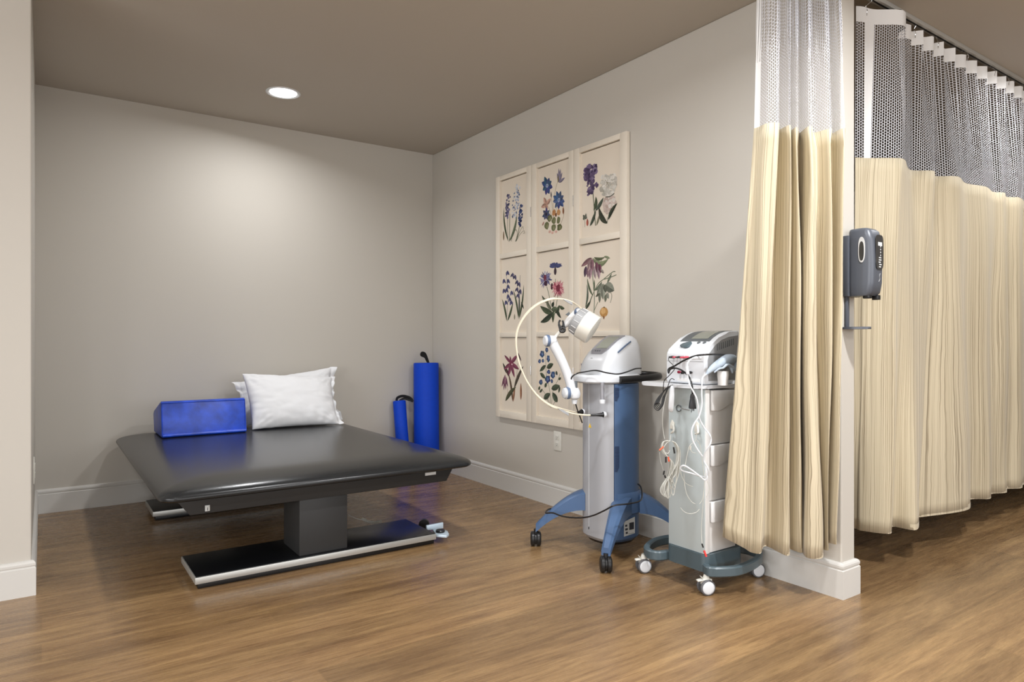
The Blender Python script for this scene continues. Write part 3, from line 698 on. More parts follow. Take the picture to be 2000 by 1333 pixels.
def p3(k):
    k.line([(1163, 441), (1160, 400), (1156, 350)], 2, G1); k.line([(1190, 400), (1190, 370)], 1.3, G2)
    k.cluster(1156, 322, 1151, 354, 12.5, 90, [(88, 66, 108), (106, 82, 128), (70, 52, 92), (124, 104, 144)], (2, 3.4)); k.cluster(1154, 356, 1152, 380, 7, 34, [(92, 70, 112), (118, 96, 136), (76, 58, 96)], (1.8, 2.8)); k.cluster(1164, 358, 1166, 366, 3, 10, [(92, 70, 112)], (1.6, 2.4))
    k.cluster(1189, 342, 1188, 384, 15, 85, [(206, 200, 186), (190, 184, 170), (172, 166, 150), (216, 210, 198)], (2, 3.6))
    k.cluster(1192, 386, 1189, 415, 11, 56, [(206, 182, 170), (196, 172, 158), (214, 204, 192), (186, 160, 146)], (2, 3.4))
    for i in range(6): k.line([(1186, 357), (1186 + 5 * math.cos(i), 357 + 7 * math.sin(i))], .7, (120, 104, 60))
    k.leaf(1163, 412, 1179, 386, 7, (84, 98, 78), .05); k.leaf(1160, 412, 1164, 384, 7, G1, .12); k.leaf(1152.5, 442, 1164, 410, 6, (70, 82, 62), .06); k.leaf(1165, 441, 1173, 416, 4.5, (140, 136, 106))
    k.leaf(1186.5, 437, 1170, 405, 9, (66, 70, 52), -.12); k.leaf(1188, 430, 1206, 397, 7, (58, 66, 48), -.08); k.line([(1186, 437), (1187, 425)], 1.2, G1)
    k.line([(1183, 385), (1192, 384), (1200, 378)], 1.6, (70, 72, 54)); k.line([(1142.5, 444), (1142.5, 424), (1145, 416)], .6, (120, 126, 100))
    for x, y in ((1139, 420), (1145.5, 418), (1138.5, 428), (1147, 424)): k.leaf(1142.5, 427, x, y, 4.5, (96, 102, 84))
    k.leaf(1147.5, 442, 1147.5, 427, 5, (204, 84, 62))
def p4(k):
    for a, b, wd in (((990, 628), (980.5, 584), 5.5), ((991, 628), (1002, 590), 6), ((1013, 624), (1002.5, 566), 5), ((1014, 624), (1023, 556), 4.5), ((1012.5, 622), (1014, 570), 4), ((1014, 620), (1019, 590), 5)): k.leaf(*a, *b, wd, G1, .04)
    k.leaf(1018, 590, 1023, 604, 4, G3); k.line([(990, 620), (992, 570), (988, 532)], 1, (88, 84, 100)); k.line([(1013, 610), (1012, 570), (1006, 540), (1001, 536)], 1, (88, 84, 100)); k.line([(1014, 600), (1016, 538)], 1.2, (84, 80, 96))
    for x, y in ((991, 534), (984, 550), (992, 550), (992, 561), (984, 569), (989, 568), (999, 573), (992, 580), (995, 586), (988, 592), (998, 592)):
        k.leaf(x + 1, y - 5, x - 2, y + 5, 6, (92, 92, 146)); k.leaf(x, y - 4, x + 4, y + 4, 4.5, (72, 72, 122))
    for x, y in ((1001, 538), (1006, 542), (1010, 552), (1014, 556), (1010, 566), (1016, 570), (1012, 578)):
        k.leaf(x, y - 5, x + 2, y + 6, 5.5, (84, 78, 124)); k.leaf(x, y - 3, x - 4, y + 4, 4, (70, 66, 104))
    k.leaf(1005, 625, 1005, 613, 4, (150, 144, 112))
def p5(k):
    for q in ([(1078, 620), (1074, 585), (1068, 560)], [(1080, 615), (1083, 570), (1085, 545)], [(1082, 620), (1086, 600), (1090, 575)]): k.line(q, 1.6, G2)
    def spiky(x, y, n, rx, ry, cs, a0=0, a1=2*math.pi):
        for i in range(n):
            a = a0 + (a1 - a0) * i / n + k.r.uniform(-.08, .08); q = k.r.uniform(.7, 1.08); k.leaf(x, y, x + rx * q * math.cos(a), y + ry * q * math.sin(a), 3, k.r.choice(cs), 0, False)
    spiky(1065, 545, 34, 13.5, 19, [(86, 84, 140), (60, 60, 108), (112, 108, 158), (206, 200, 196)])
    k.blob(1064.5, 543, 3.2, 7, (122, 40, 62)); k.blob(1066, 554, 4, 6, (78, 44, 66))
    spiky(1085, 522, 26, 14, 9, [(70, 80, 140), (50, 58, 112), (104, 110, 164)], math.pi, 2*math.pi); spiky(1085, 518, 14, 13, 5, [(60, 66, 120)])
    k.leaf(1084.5, 538, 1084.5, 521, 7, (70, 50, 62)); k.blob(1078, 560, 3, 7, (92, 42, 56)); k.blob(1084, 562, 3, 12, (110, 44, 60))
    spiky(1090, 563, 34, 14, 19, [(196, 84, 100), (214, 122, 132), (168, 60, 82), (222, 150, 150)]); k.blob(1090, 563, 4.5, 8, (128, 30, 52))
    k.leaf(1072, 590, 1058.5, 577, 6, (96, 104, 78), -.15); k.leaf(1077, 606, 1066, 582, 7, (118, 120, 92), -.08); k.leaf(1080, 612, 1055, 598, 10, G1, -.06); k.leaf(1080, 612, 1055.5, 630, 10, G3, -.06); k.leaf(1081, 606, 1080, 631, 7, G1); k.leaf(1084, 612, 1093, 596, 8, G1, .1)
    k.leaf(1093, 598, 1103, 603, 6, G1, .1); k.leaf(1086, 600, 1096, 622, 7, G3, .06); k.leaf(1078, 600, 1082, 590, 7, G3); k.leaf(1077, 605, 1090, 604, 9, (92, 106, 76))
def p6(k):
    k.line([(1160, 612), (1161, 580), (1158, 545), (1157, 520)], 2, (116, 130, 104)); k.line([(1158, 575), (1168, 555), (1180, 545), (1196, 532), (1202, 531)], 1.6, G2); k.line([(1148, 600), (1158, 575)], 2.2, G1); k.line([(1160, 608), (1168, 590)], 1.3, G2); k.line([(1180, 546), (1195, 541), (1204, 537)], 1.6, G2)
    k.leaf(1157, 504, 1190, 503, 9, (132, 144, 98), .26); k.leaf(1160, 503, 1182, 502, 5, (98, 108, 70), .12); k.leaf(1180, 501, 1192, 505, 4, (142, 152, 110)); k.line([(1177, 505), (1171, 517)], 1.1, (130, 120, 104)); k.line([(1163, 505), (1166, 513)], 1, (130, 120, 104))
    for a, b, wd, c in (((1156, 504), (1135, 521), 8, (140, 92, 98)), ((1145, 520), (1142, 542), 8, (92, 62, 88)), ((1149, 522), (1148, 543), 7, (154, 108, 122)), ((1156, 505), (1148, 530), 11, (176, 136, 136)), ((1157, 506), (1156, 532), 9, (142, 92, 104)), ((1154, 524), (1152, 546), 8, (166, 124, 136)), ((1161, 520), (1163, 545), 8, (178, 150, 152)), ((1164, 512), (1170, 538), 9, (128, 66, 88)), ((1169, 520), (1170, 546), 8, (170, 132, 144)), ((1171, 516), (1173, 534), 7, (120, 56, 80)), ((1173, 527), (1180, 534), 5, (162, 146, 136))): k.leaf(*a, *b, wd, c)
    k.leaf(1143, 602, 1146, 555, 4.5, (98, 112, 92), .1); k.leaf(1158, 578, 1147, 543, 4.5, G2, -.08); k.leaf(1160, 570, 1161, 546, 4, G2); k.leaf(1162, 568, 1176, 550, 5, (104, 118, 92), .06); k.leaf(1186, 553, 1195, 534, 4.5, (120, 132, 104)); k.leaf(1144, 604, 1154, 588, 5, (72, 82, 60))
    for a, b, wd, c in (((1176, 554), (1166, 578), 9, (142, 146, 124)), ((1178, 554), (1178, 586), 12, (150, 154, 132)), ((1182, 556), (1200, 568), 15, (128, 132, 112)), ((1180, 556), (1184, 572), 8, (100, 104, 84)), ((1185, 572), (1189, 584), 6, (150, 152, 134)), ((1172, 572), (1171, 592), 6, (120, 124, 102)), ((1184, 575), (1182, 591), 6, (116, 120, 96)), ((1172, 574), (1163, 580), 4, (96, 98, 78))): k.leaf(*a, *b, wd, c)
    k.line([(1187, 573), (1193, 572), (1195, 580), (1192, 592)], 1.4, (138, 136, 118)); k.blob(1179.5, 610, 7.6, 9.5, (206, 142, 62), 18, .03); k.blob(1178, 608, 4.5, 6, (222, 164, 86), 14, .05); k.leaf(1179.5, 617, 1179.5, 624, 4, (176, 112, 66)); k.leaf(1180, 602, 1180, 599, 3, (110, 90, 50))
def p7(k):
    k.leaf(1001, 785, 992, 726, 6, (110, 84, 62), .05); k.leaf(1002, 786, 1006, 752, 5.5, (170, 104, 66)); k.leaf(1004, 760, 1022.5, 715, 7.5, (88, 74, 58), -.04); k.leaf(987, 784, 1008, 756, 9, (92, 92, 60), -.05); k.leaf(990, 730, 982, 709, 6, (70, 68, 58)); k.leaf(994, 736, 988, 718, 6, (88, 50, 52))
    k.leaf(1010, 698, 1007, 676, 3, (120, 96, 96)); k.leaf(1018, 706, 1011, 688, 3.5, (96, 70, 70)); k.line([(992, 770), (990, 740)], .8, (170, 100, 80)); k.line([(1009, 740), (1011, 710)], .9, (130, 96, 80))
    for x1, y1, wd in ((985, 695), (996, 697), (1010, 696), (1013, 722), (1004, 738), (993, 735), (985, 722)) and ((985, 694, 6), (996, 696, 6), (1011, 694, 8), (1014, 722, 8), (1005, 738, 8), (993, 735, 9), (984, 722, 7)): k.leaf(998, 710, x1, y1, wd, (146, 58, 88))
    k.blob(999, 711, 4.5, 6, (128, 34, 66)); k.blob(1000, 712, 1.8, 2.5, (206, 150, 160))
    for x1, y1 in ((980, 756), (984, 763), (988, 762), (992, 756)): k.leaf(986.5, 734, x1, y1, 5.5, (132, 68, 96))
    k.leaf(986.5, 732, 985.5, 752, 6, (168, 108, 128)); k.leaf(1017.5, 782, 1017.5, 748, 6, (182, 112, 72))
def p8(k):
    k.line([(1075, 797), (1074, 765), (1067, 730), (1066, 690)], 1.2, G2); k.line([(1077, 797), (1080, 765), (1090, 742), (1094, 730)], 1, G2); k.line([(1074, 790), (1068, 775), (1058, 760)], .9, G2); k.line([(1078, 795), (1086, 782)], .9, G2); k.line([(1073, 795), (1069, 780)], .9, G2)
    for x, y, rx, ry in ((1059, 692, 5.4, 7), (1054, 706, 3, 4.5), (1060.5, 705, 2.6, 4), (1068, 684, 3.4, 5.5), (1071, 701, 3.6, 9), (1072, 727, 3.8, 5), (1069.5, 741, 6.2, 9), (1080, 733, 5.5, 8.5), (1056.5, 747, 4.4, 5.5), (1078, 745, 2.4, 4.5), (1087, 729, 2, 4)):
        k.star(x, y, 5, rx, ry, (50, 78, 130), 7 if rx > 4 else 5, .4); k.blob(x + .5, y, rx * .4, ry * .4, (84, 112, 166))
    for a, b, wd in (((1066, 714), (1054, 726), 7), ((1068, 719), (1081, 711), 9), ((1055, 729), (1066, 740), 7), ((1064, 757), (1068, 748), 6), ((1077, 760), (1094, 754), 10), ((1062, 779), (1075, 769), 10), ((1089, 786), (1079, 767), 11), ((1094, 756), (1091, 768), 4.5), ((1052, 762), (1055, 755), 5), ((1054, 767), (1060, 760), 4.5), ((1086, 725), (1089, 733), 4), ((1091, 742), (1096, 738), 4.5)): k.leaf(*a, *b, wd, (76, 90, 66))
def p9(k):
    k.leaf(1146, 703, 1151, 690, 4.5, (66, 52, 66)); k.blob(1138, 713, 3.6, 3, (86, 62, 104)); k.blob(1134.5, 724, 3, 2, (96, 106, 112)); k.blob(1140, 727, 5, 4, (84, 92, 104))
    k.line([(1165, 800), (1160, 760), (1150, 700)], 1.5, G1)
    k.cluster(1150, 700, 1155, 735, 7, 26, [(86, 62, 104), (110, 90, 130)], (2, 3)); k.leaf(1163, 790, 1150, 750, 8, G1); k.leaf(1165, 790, 1180, 745, 8, G3)
P9 = [[p1, p4, p7], [p2, p5, p8], [p3, p6, p9]]
for ci in range(3):
    ya, yb = COLS[ci]; oa, ob = OPEN[ci]
    bm = B(); xf, xk = -.030, -.004
    box(bm, (xk, ya, .482), (xf, oa, 2.07), .0018); box(bm, (xk, ob, .482), (xf, yb, 2.07), .0018)
    for z0, z1 in ((2.040, 2.07), (1.524, 1.557), (1.008, 1.038), (.482, .527)): box(bm, (xk, oa + .001, z0), (xf + .0006, ob - .001, z1), .0018)
    pn = obj('panel', bm, M['framewood'], SCR)
    for ri in range(3):
        z0, z1 = ROWS[ri]
        bd = obj('print_board', box(B(), (xk, oa + .0015, z0), (XB, ob + .001, z1 - .004)), M['canvas'], pn)
        k = Ink(); P9[ci][ri](k); me_bm = k.bm
        me = bpy.data.meshes.new('botanical_print'); bmesh.ops.translate(me_bm, verts=me_bm.verts, vec=-SCR.location); me_bm.to_mesh(me); me_bm.free(); me.materials.append(M['print'])
        o = bpy.data.objects.new('botanical_print', me); COL.objects.link(o); o.parent = pn
    if ci < 2:
        yh = (COLS[ci][1] + COLS[ci + 1][0]) / 2
        for z in (1.78, .80): obj('hinge', cyl(B(), (xf - .002, yh, z - .03), (xf - .002, yh, z + .03), .0035, n=10), M['hook'], SCR)

# ------------------------------------------------------------------ diathermy machine (blue and silver column on casters)
T = thing('diathermy_machine', 'blue and silver diathermy machine on four black casters with a jointed arm', 'therapy machine', (-.28, -2.32, 0))
CX, CY = -.283, -2.318
def foot(z, g=0, hx=.118, hy=.122, r=.088): return rrect(CX, CY, hx + g, hy + g, r, z, 9)
col_r = [foot(.050, -.03), foot(.056, -.012), foot(.072, 0), foot(.30, 0), foot(.60, 0), foot(.785, -.002)]
def part_ring(ring, front):
    return ring
# grey front shell: the half of the outline facing -x; blue back shell: the rest
def shell(front, g):
    xs = -.352; rows = []
    zz = [(.050, -.03), (.056, -.012), (.072, 0), (.30, 0), (.60, 0), (.785, -.002)]
    for z, gg in zz:
        ring = foot(z, gg + g); pts = [p for p in ring if (p.x < xs) == front]
        # order along the open outline
        if front: pts = sorted(pts, key=lambda p: -p.y)
        else: pts = sorted(pts, key=lambda p: math.atan2(p.y - CY, p.x - (CX + .0)) % (2 * math.pi))
        rows.append((ring, z))
    return rows
def clipped(ring, xs, front):
    """convex outline clipped by the vertical plane x = xs"""
    out = []; n = len(ring)
    for i in range(n):
        a, b = ring[i], ring[(i + 1) % n]; ia, ib = (a.x < xs) == front, (b.x < xs) == front
        if ia: out.append(a)
        if ia != ib: t = (xs - a.x) / (b.x - a.x); out.append(a.lerp(b, t))
    return out
def shell_mesh(front, zs, xs):
    rings = []
    for z, gg in zs:
        r_ = clipped(foot(z, gg), xs, front)
        # resample to 40 points
        L = [0]
        m = len(r_)
        s0 = max(range(m), key=lambda i: ((r_[i].x if front else -r_[i].x) * 1000 + r_[i].y)) ; r_ = r_[s0:] + r_[:s0]
        for i in range(m): L.append(L[-1] + (r_[(i+1) % m] - r_[i]).length)
        pts = []
        for q in range(40):
            d = L[-1] * q / 40; i = max(j for j in range(m) if L[j] <= d + 1e-9); a, b = r_[i], r_[(i+1) % m]; t = (d - L[i]) / max(1e-9, L[i+1] - L[i]); pts.append(a.lerp(b, min(1, t)))
        rings.append(pts)
    return loft(B(), rings)
ZS = [(.050, -.03), (.056, -.012), (.072, 0), (.30, 0), (.60, 0), (.785, 0)]
XS = -.3615
obj('front_shell', shell_mesh(True, ZS, XS), M['silver'], T, smooth=35)
obj('rear_shell', shell_mesh(False, [(z, g - .001) for z, g in ZS], XS), M['blue'], T, smooth=35)
obj('base_pan', loft(B(), [foot(.036, -.045), foot(.044, -.02), foot(.058, -.014)]), M['black'], T)
# thin white seam with yellow triangle sticker
yl = CY + .100
def on_front(px, py, off=0.0): return at_x(px, py, CX - .118 - off)
a, b = on_front(1150, 745, .0006), on_front(1150, 1035, .0006)
bm = B(); box(bm, (a.x, a.y - .0012, b.z), (a.x + .002, a.y + .0012, a.z)); obj('seam', bm, M['white'], T)
box_ = on_front(1150, 1032, .001); obj('seam_clip', box(B(), (a.x - .001, a.y - .002, box_.z - .006), (a.x + .003, a.y + .002, box_.z + .006)), M['black'], T)
p = on_front(1152, 832, .0012); obj('warning_sticker', prism(B(), [(p.x, p.y + .010, p.z - .009), (p.x, p.y - .010, p.z - .009), (p.x, p.y, p.z + .011)], (.0006, 0, 0)), M['yellow'], T)
# vents on the blue shell
def on_side(px, py, y): return at_y(px, py, y)
for (pz0, pz1) in ((.795 - .085, .775), (.385, .505)):
    bm = B(); ys = CY - .121
    n_ = int((pz1 - pz0) / .0062)
    for k in range(n_):
        z = pz0 + k * .0062
        q = R(-150 + 14); 
        xx = -.338; w_ = .020 if (k > 3) else .020 - (3 - k) * .003
        # follow the rounded corner
        cxr, cyr = CX - .118 + .088, CY - .122 + .088
        a0, a1 = R(238), R(238) + w_ / .088
        pts = [(cxr + (.088 + .0012) * math.cos(t), cyr + (.088 + .0012) * math.sin(t)) for t in (a0, (a0 + a1) / 2, a1)]
        for (u, v) in zip(pts, pts[1:]): prism(bm, [(u[0], u[1], z), (v[0], v[1], z), (v[0], v[1], z + .0036), (u[0], u[1], z + .0036)], ((u[0]-cxr)*-.02, (u[1]-cyr)*-.02, 0))
    obj('vent_slots', bm, M['dkblue'], T)
# collar and legs
obj('leg_collar', loft(B(), [foot(.185, .004), foot(.195, .012), foot(.255, .014), foot(.275, .008), foot(.283, .001)]), M['blue'], T, smooth=40) if False else None
rings = []
def shell_ring(z, g, xs):
    return g
def collar():
    rings = []
    for z, g in ((.178, .002), (.186, .010), (.250, .012), (.272, .008), (.282, .0012)):
        r_ = clipped(foot(z, g), XS + .01, False); m = len(r_)
        s0 = max(range(m), key=lambda i: (-r_[i].x * 1000 + r_[i].y)); r_ = r_[s0:] + r_[:s0]; L = [0]
        for i in range(m): L.append(L[-1] + (r_[(i+1) % m] - r_[i]).length)
        pts = []
        for q in range(40):
            d = L[-1] * q / 40; i = max(j for j in range(m) if L[j] <= d + 1e-9); t = (d - L[i]) / max(1e-9, L[i+1] - L[i]); pts.append(r_[i].lerp(r_[(i+1) % m], min(1, t)))
        rings.append(pts)
    return loft(B(), rings)
hub = obj('leg_collar', collar(), M['blue'], T, smooth=40)
def leg(a, b, caster_z, w0=.086, w1=.040, zt0=.272, zb0=.182):
    """arched leg from the collar point a to the caster at b (plan points)"""
    a, b = Vector(a), Vector(b); d = (b - a); Lg = d.length; d.normalize(); s = Vector((-d.y, d.x)); rings = []
    for i in range(15):
        t = i / 14; p = a + d * Lg * t; ztop = caster_z + .034 + (zt0 - caster_z - .034) * (1 - t ** 1.5); zbot = caster_z + (zb0 - caster_z) * (1 - t ** 2.0) ** 1.0
        if t > .93: zbot = caster_z
        hw = (w0 + (w1 - w0) * t ** .8) / 2; zt = ztop; zb = min(zbot, ztop - .02); q = min(.012, hw * .6)
        prof = [(-hw, zb), (hw, zb), (hw, zt - q), (hw * .55, zt), (-hw * .55, zt), (-hw, zt - q)]
        rings.append([Vector((p.x + s.x * u, p.y + s.y * u, v)) for u, v in prof])
    e = b + d * (w1 * .5); return obj('leg', loft(B(), rings), M['blue'], T, smooth=35)
def black_caster(c, ang, parent, rw=.0345):
    """twin-wheel caster with dark hood"""
    c = Vector((c[0], c[1], 0)); ax = Vector((math.cos(ang), math.sin(ang), 0)); h = rw
    hd = obj('caster', lathe(B(), c + ax * -.004 + Vector((0, 0, h)), ax, [(0, rw*.8), (.008, rw*.8)], 24), M['black'], parent)
    for s_ in (-1, 1):
        a = c + ax * (.0045 * s_) + Vector((0, 0, h))
        obj('wheel', lathe(B(), a, ax * s_, [(0, rw*.6), (.001, rw-.002), (.003, rw), (.014, rw), (.019, rw-.004), (.0215, rw-.012), (.021, rw-.020), (.021, 0)], 32), M['black'], hd)
    obj('stem', cyl(B(), c + Vector((0, 0, h*1.3)), c + Vector((0, 0, h*2+.012)), .010, n=16), M['black'], hd)
LEGS = [((-.375, -2.235), (-.560, -2.093)), ((-.325, -2.425), (-.543, -2.560)), ((-.20, -2.425), (-.045, -2.575)), ((-.19, -2.215), (-.05, -2.09))]
LEGS[1] = ((-.300, -2.415), (-.540, -2.562))
for a, b in LEGS:
    lg = leg(a, b, .070)
    black_caster(b, math.atan2(-.02, 1) + R(-35), lg)
# rating label under the collar, on the blue shell
cxr, cyr = CX + .118 - .088, CY - .122 + .088
def side_pt(px, py): return at_y(px, py, CY - .1235)
a, b, c, d = side_pt(1219, 1049), side_pt(1240, 1042), side_pt(1240, 1010), side_pt(1219, 1020)
o = obj('rating_label', prism(B(), [a, b, c, d], (0, .001, 0)), M['paper'], T)
bm = B()
for (x0_, y0_, x1_, y1_) in ((1227, 1044, 1238, 1041), (1221, 1026, 1225, 1029), (1221, 1033, 1226, 1036), (1222, 1040, 1226, 1043), (1229, 1022, 1238, 1034)):
    p, q = side_pt(x0_, y0_), side_pt(x1_, y1_); box(bm, (p.x, p.y - .0006, min(p.z, q.z)), (q.x, p.y - .0002, max(p.z, q.z)))
obj('print', bm, M['ink'], o)
# top tray
TX, TYc = -.300, -2.312
def tr(z, g): return rrect(TX, TYc, .160 + g, .128 + g, .112, z, 12)
tray = obj('top_tray', loft(B(), [tr(.786, -.022), tr(.788, -.008), tr(.795, 0), tr(.815, .001), tr(.823, -.003), tr(.827, -.012), tr(.826, -.03)]), M['white'], T, smooth=40)
# black push handle around the back right
hp = [(-.345, -2.444, .806), (-.30, -2.452, .807), (-.235, -2.463, .809), (-.165, -2.470, .812), (-.10, -2.455, .815), (-.065, -2.41, .817), (-.055, -2.33, .818), (-.065, -2.25, .817), (-.11, -2.19, .815), (-.17, -2.185, .812)]
obj('push_handle', tube(B(), [Vector(p) for p in hp], .0155, 14, flat=(.0135, .0165)), M['black'], T)
# console dome
yc, hyd = -2.306, .092
prof = [(-.398, .826), (-.397, .850), (-.390, .880), (-.376, .905), (-.350, .935), (-.315, .962), (-.280, .986), (-.245, 1.004), (-.215, 1.012), (-.190, 1.010), (-.172, 1.000), (-.160, .980), (-.152, .950), (-.147, .910), (-.145, .870), (-.144, .826)]
rings = []
for i in range(25):
    u = -1 + 2 * i / 24; s_ = (1 - abs(u) ** 5) ** .34 if abs(u) < 1 else 0; sx = .80 + .20 * s_; sz = .55 + .45 * s_ if abs(u) < 1 else .55
    ccx = -.262
    rings.append([Vector((ccx + (x - ccx) * sx, yc + hyd * u, .826 + (z - .826) * sz)) for x, z in prof])
con = obj('console', loft(B(), rings), M['white'], T, smooth=60)
def slope_pt(x, y, off=0):
    for (xa, za), (xb, zb) in zip(prof, prof[1:]):
        if xa <= x <= xb: 
            z = za + (zb - za) * (x - xa) / (xb - xa); n = Vector((-(zb - za), 0, xb - xa)).normalized(); return Vector((x, y, z)) + n * off
def slope_panel(x0_, x1_, y0_, y1_, off, th, r_=.3, n=10):
    top_, bot_ = [], []; bm = B(); G = []
    for i in range(n + 1):
        t = i / n; x = x0_ + (x1_ - x0_) * t; e = 1 - r_ * (max(0, 1 - t * 5) ** 2 + 0 * max(0, t * 5 - 4) ** 2)
        ym, yh = (y0_ + y1_) / 2, (y1_ - y0_) / 2 * e; G.append([slope_pt(x, ym - yh, off), slope_pt(x, ym + yh, off), slope_pt(x, ym + yh, off - th), slope_pt(x, ym - yh, off - th)])
    return loft(bm, G)
bz = obj('bezel', slope_panel(-.362, -.232, -2.362, -2.252, .0035, .006, .35), M['bezel'], con)
obj('screen', slope_panel(-.336, -.252, -2.350, -2.270, .0042, .003, 0), M['screen'], bz)
bm = B()
for y in (-2.288, -2.303, -2.318): lathe(bm, slope_pt(-.350, y, .003), (-.6, 0, .8), [(0, .004), (.002, .0035), (.002, 0)], 14)
obj('buttons', bm, M['dgrey'], bz)
bm = B(); P = []
for x, z, y in ((-.300, .930, -2.4275), (-.262, .958, -2.4255), (-.222, .985, -2.420)): P.append(Vector((x, y, z)))
obj('side_groove', tube(B(), [at_y(1207, 689, -2.3975), at_y(1219, 678, -2.3975), at_y(1232, 667.5, -2.394)], .0032, 8, flat=(.002, .004)), M['slateblue'], con)
p = at_x(1156, 700, -.394); obj('logo', box(B(), (p.x - .004, p.y - .006, p.z - .001), (p.x, p.y + .004, p.z + .001)), M['ink'], con)
# black mains cable lying round the console
cb = [at_d(1114, 748, 3.06), at_d(1117, 737, 3.05), at_d(1127, 730, 3.05), at_d(1141, 727, 3.07), at_d(1163, 724, 3.03), at_d(1187, 729, 2.99), at_d(1207, 731, 2.97), at_d(1224, 727, 2.99), at_d(1240, 721, 3.0), at_d(1252, 720, 3.04)]
for q in cb[2:]: q.z = max(q.z, .8305)
mc = obj('mains_cable', tube(B(), cb, .0032, 8), M['black'], T); mc['label'] = 'black cable lying around the console'
lc = [at_d(1246, 946, 3.14), at_d(1252, 953, 3.08), at_d(1254, 970, 3.0), at_d(1248, 980, 2.92), at_d(1225, 985, 2.86), at_d(1200, 988, 2.84), at_d(1180, 998, 2.88), at_d(1160, 1007, 2.94), at_d(1140, 1011.5, 3.02), at_d(1115, 1011.5, 3.08), at_d(1095, 1008, 3.12), at_d(1080, 1002.5, 3.15), at_d(1066, 1002.5, 3.17), at_d(1070, 996, 3.22), at_d(1078, 993.5, 3.26)]
o = obj('mains_cable', tube(B(), lc, .0036, 8), M['black'], T); o['label'] = 'black cable looped over the front legs'
# tube holder in front and the arm socket on the left
c = at_d(1176.5, 752, 3.04)
th = obj('arm_socket', lathe(B(), c + Vector((0, 0, .01)), (0, 0, -1), [(0, .009), (.085, .009)], 20), M['bezel'], T)
obj('end_cap', lathe(B(), c + Vector((0, 0, -.066)), (0, 0, -1), [(0, .0125), (.004, .0135), (.018, .0125), (.018, 0)], 20), M['white'], th)
DA = 3.07
arm = thing_arm = obj('arm_post', lathe(B(), at_d(1124, 745, DA), (0, 0, -1), [(0, .009), (.04, .009)], 16), M['dgrey'], T)
obj('joint', lathe(B(), at_d(1122, 758, DA), (0, 0, -1), [(0, 0), (0, .018), (.012, .025), (.028, .028), (.044, .024), (.052, .016), (.052, 0)], 28), M['white'], arm)
obj('end_cap', lathe(B(), at_d(1122, 781.5, DA), (0, 0, -1), [(0, .0135), (.018, .011), (.018, 0)], 20), M['white'], arm)
obj('cable_tail', tube(B(), [at_d(1124, 788, DA), at_d(1128, 802, DA + .02), at_d(1133, 815, DA + .04), at_d(1137, 826, DA + .07)], .0030, 8), M['black'], arm)
axj = -_R * .93 + _U * .0 - _F * .36
a = at_d(1119, 768, DA)
obj('joint_knob', lathe(B(), a, axj, [(0, .024), (.022, .0255), (.0225, .027), (.036, .027), (.0365, .0245), (.046, .023), (.049, .018), (.050, 0)], 32), M['white'], arm)
obj('joint_ring', lathe(B(), a + axj.normalized() * .022, axj, [(0, .0274), (.015, .0276)], 32), M['slateblue'], arm)
# curved lower arm
ap = [at_d(1119, 771, DA), at_d(1112.5, 745, DA), at_d(1103, 718, DA), at_d(1092, 694, DA), at_d(1078, 668, DA)]
obj('lower_arm', tube(B(), ap, [.0215, .0205, .0205, .0215, .0235], 20), M['white'], arm)
a = at_d(1080, 666, DA)
obj('joint', lathe(B(), a + axj.normalized() * -.012, axj, [(0, 0), (.0, .018), (.006, .0235), (.024, .0245), (.036, .0245)], 32), M['white'], arm)
obj('joint_ring', lathe(B(), a + axj.normalized() * .022, axj, [(0, .0262), (.002, .0272), (.012, .0272), (.014, .0262)], 32), M['slateblue'], arm)
obj('joint_knob', lathe(B(), a + axj.normalized() * .030, axj, [(0, .0255), (.008, .0245), (.013, .018), (.014, 0)], 32), M['white'], arm)
# upper arm: thin rod, grip, ball joint
obj('upper_rod', tube(B(), [at_d(1080, 664, DA), at_d(1098, 643, DA)], .0075, 14, smooth=False), M['ivory'], arm)
g0, g1 = at_d(1096, 645, DA), at_d(1128, 609, DA)
obj('upper_grip', lathe(B(), g0, g1 - g0, [(0, 0), (0, .009), (.022, .0095), (.036, .015), (.05, .0185), (.085, .0185), (.105, .017), (.115, 0)], 28), M['ltgrey'], arm)
c = at_d(1128, 608, DA - .02)
bj = obj('ball_joint', lathe(B(), c + _F * .012 - _U*.012, (-_F * .8 + _U * .5 + _R * .15), [(0, .010), (.004, .0165), (.016, .0185), (.026, .0165), (.028, .0125)], 28), M['slateblue'], arm)
obj('button_cap', lathe(B(), c + _F * .012 - _U*.012 + (-_F * .8 + _U * .5 + _R * .15).normalized() * .027, (-_F * .8 + _U * .5 + _R * .15), [(0, .0125), (.003, .0115), (.005, .006), (.0055, 0)], 24), M['white'], bj)
c = at_d(1110, 615, DA + .02); obj('lever', prism(B(), [c + Vector((0, 0, -.006)), c + _R * -.014, c + _R * .004 + _U * .014, c + _R * .01], _F * .008, .001), M['dgrey'], arm)
# black C-shaped cable clip
def arc2(c, rx, rz, a0, a1, n=14): return [c + _R * (rx * math.cos(R(a0 + (a1 - a0) * i / n))) + _U * (rz * math.sin(R(a0 + (a1 - a0) * i / n))) for i in range(n + 1)]
c1_, c2_ = at_d(1096, 632, DA - .02), at_d(1098.5, 645, DA - .02)
bm = B(); tube(bm, arc2(c1_, .010, .015, 110, 420), .0045, 8, sub=2); tube(bm, arc2(c2_, .010, .009, 100, -260), .0058, 8, sub=2)
tube(bm, [c1_ + _R*.009 + _U*.004, c2_ + _R*.010], .005, 8, smooth=False); tube(bm, [c1_ - _R*.010 - _U*.004, c2_ - _R*.009], .0055, 8, smooth=False)
o = obj('cable_clip', bm, M['black'], arm); o['label'] = 'black C-shaped cable clip'
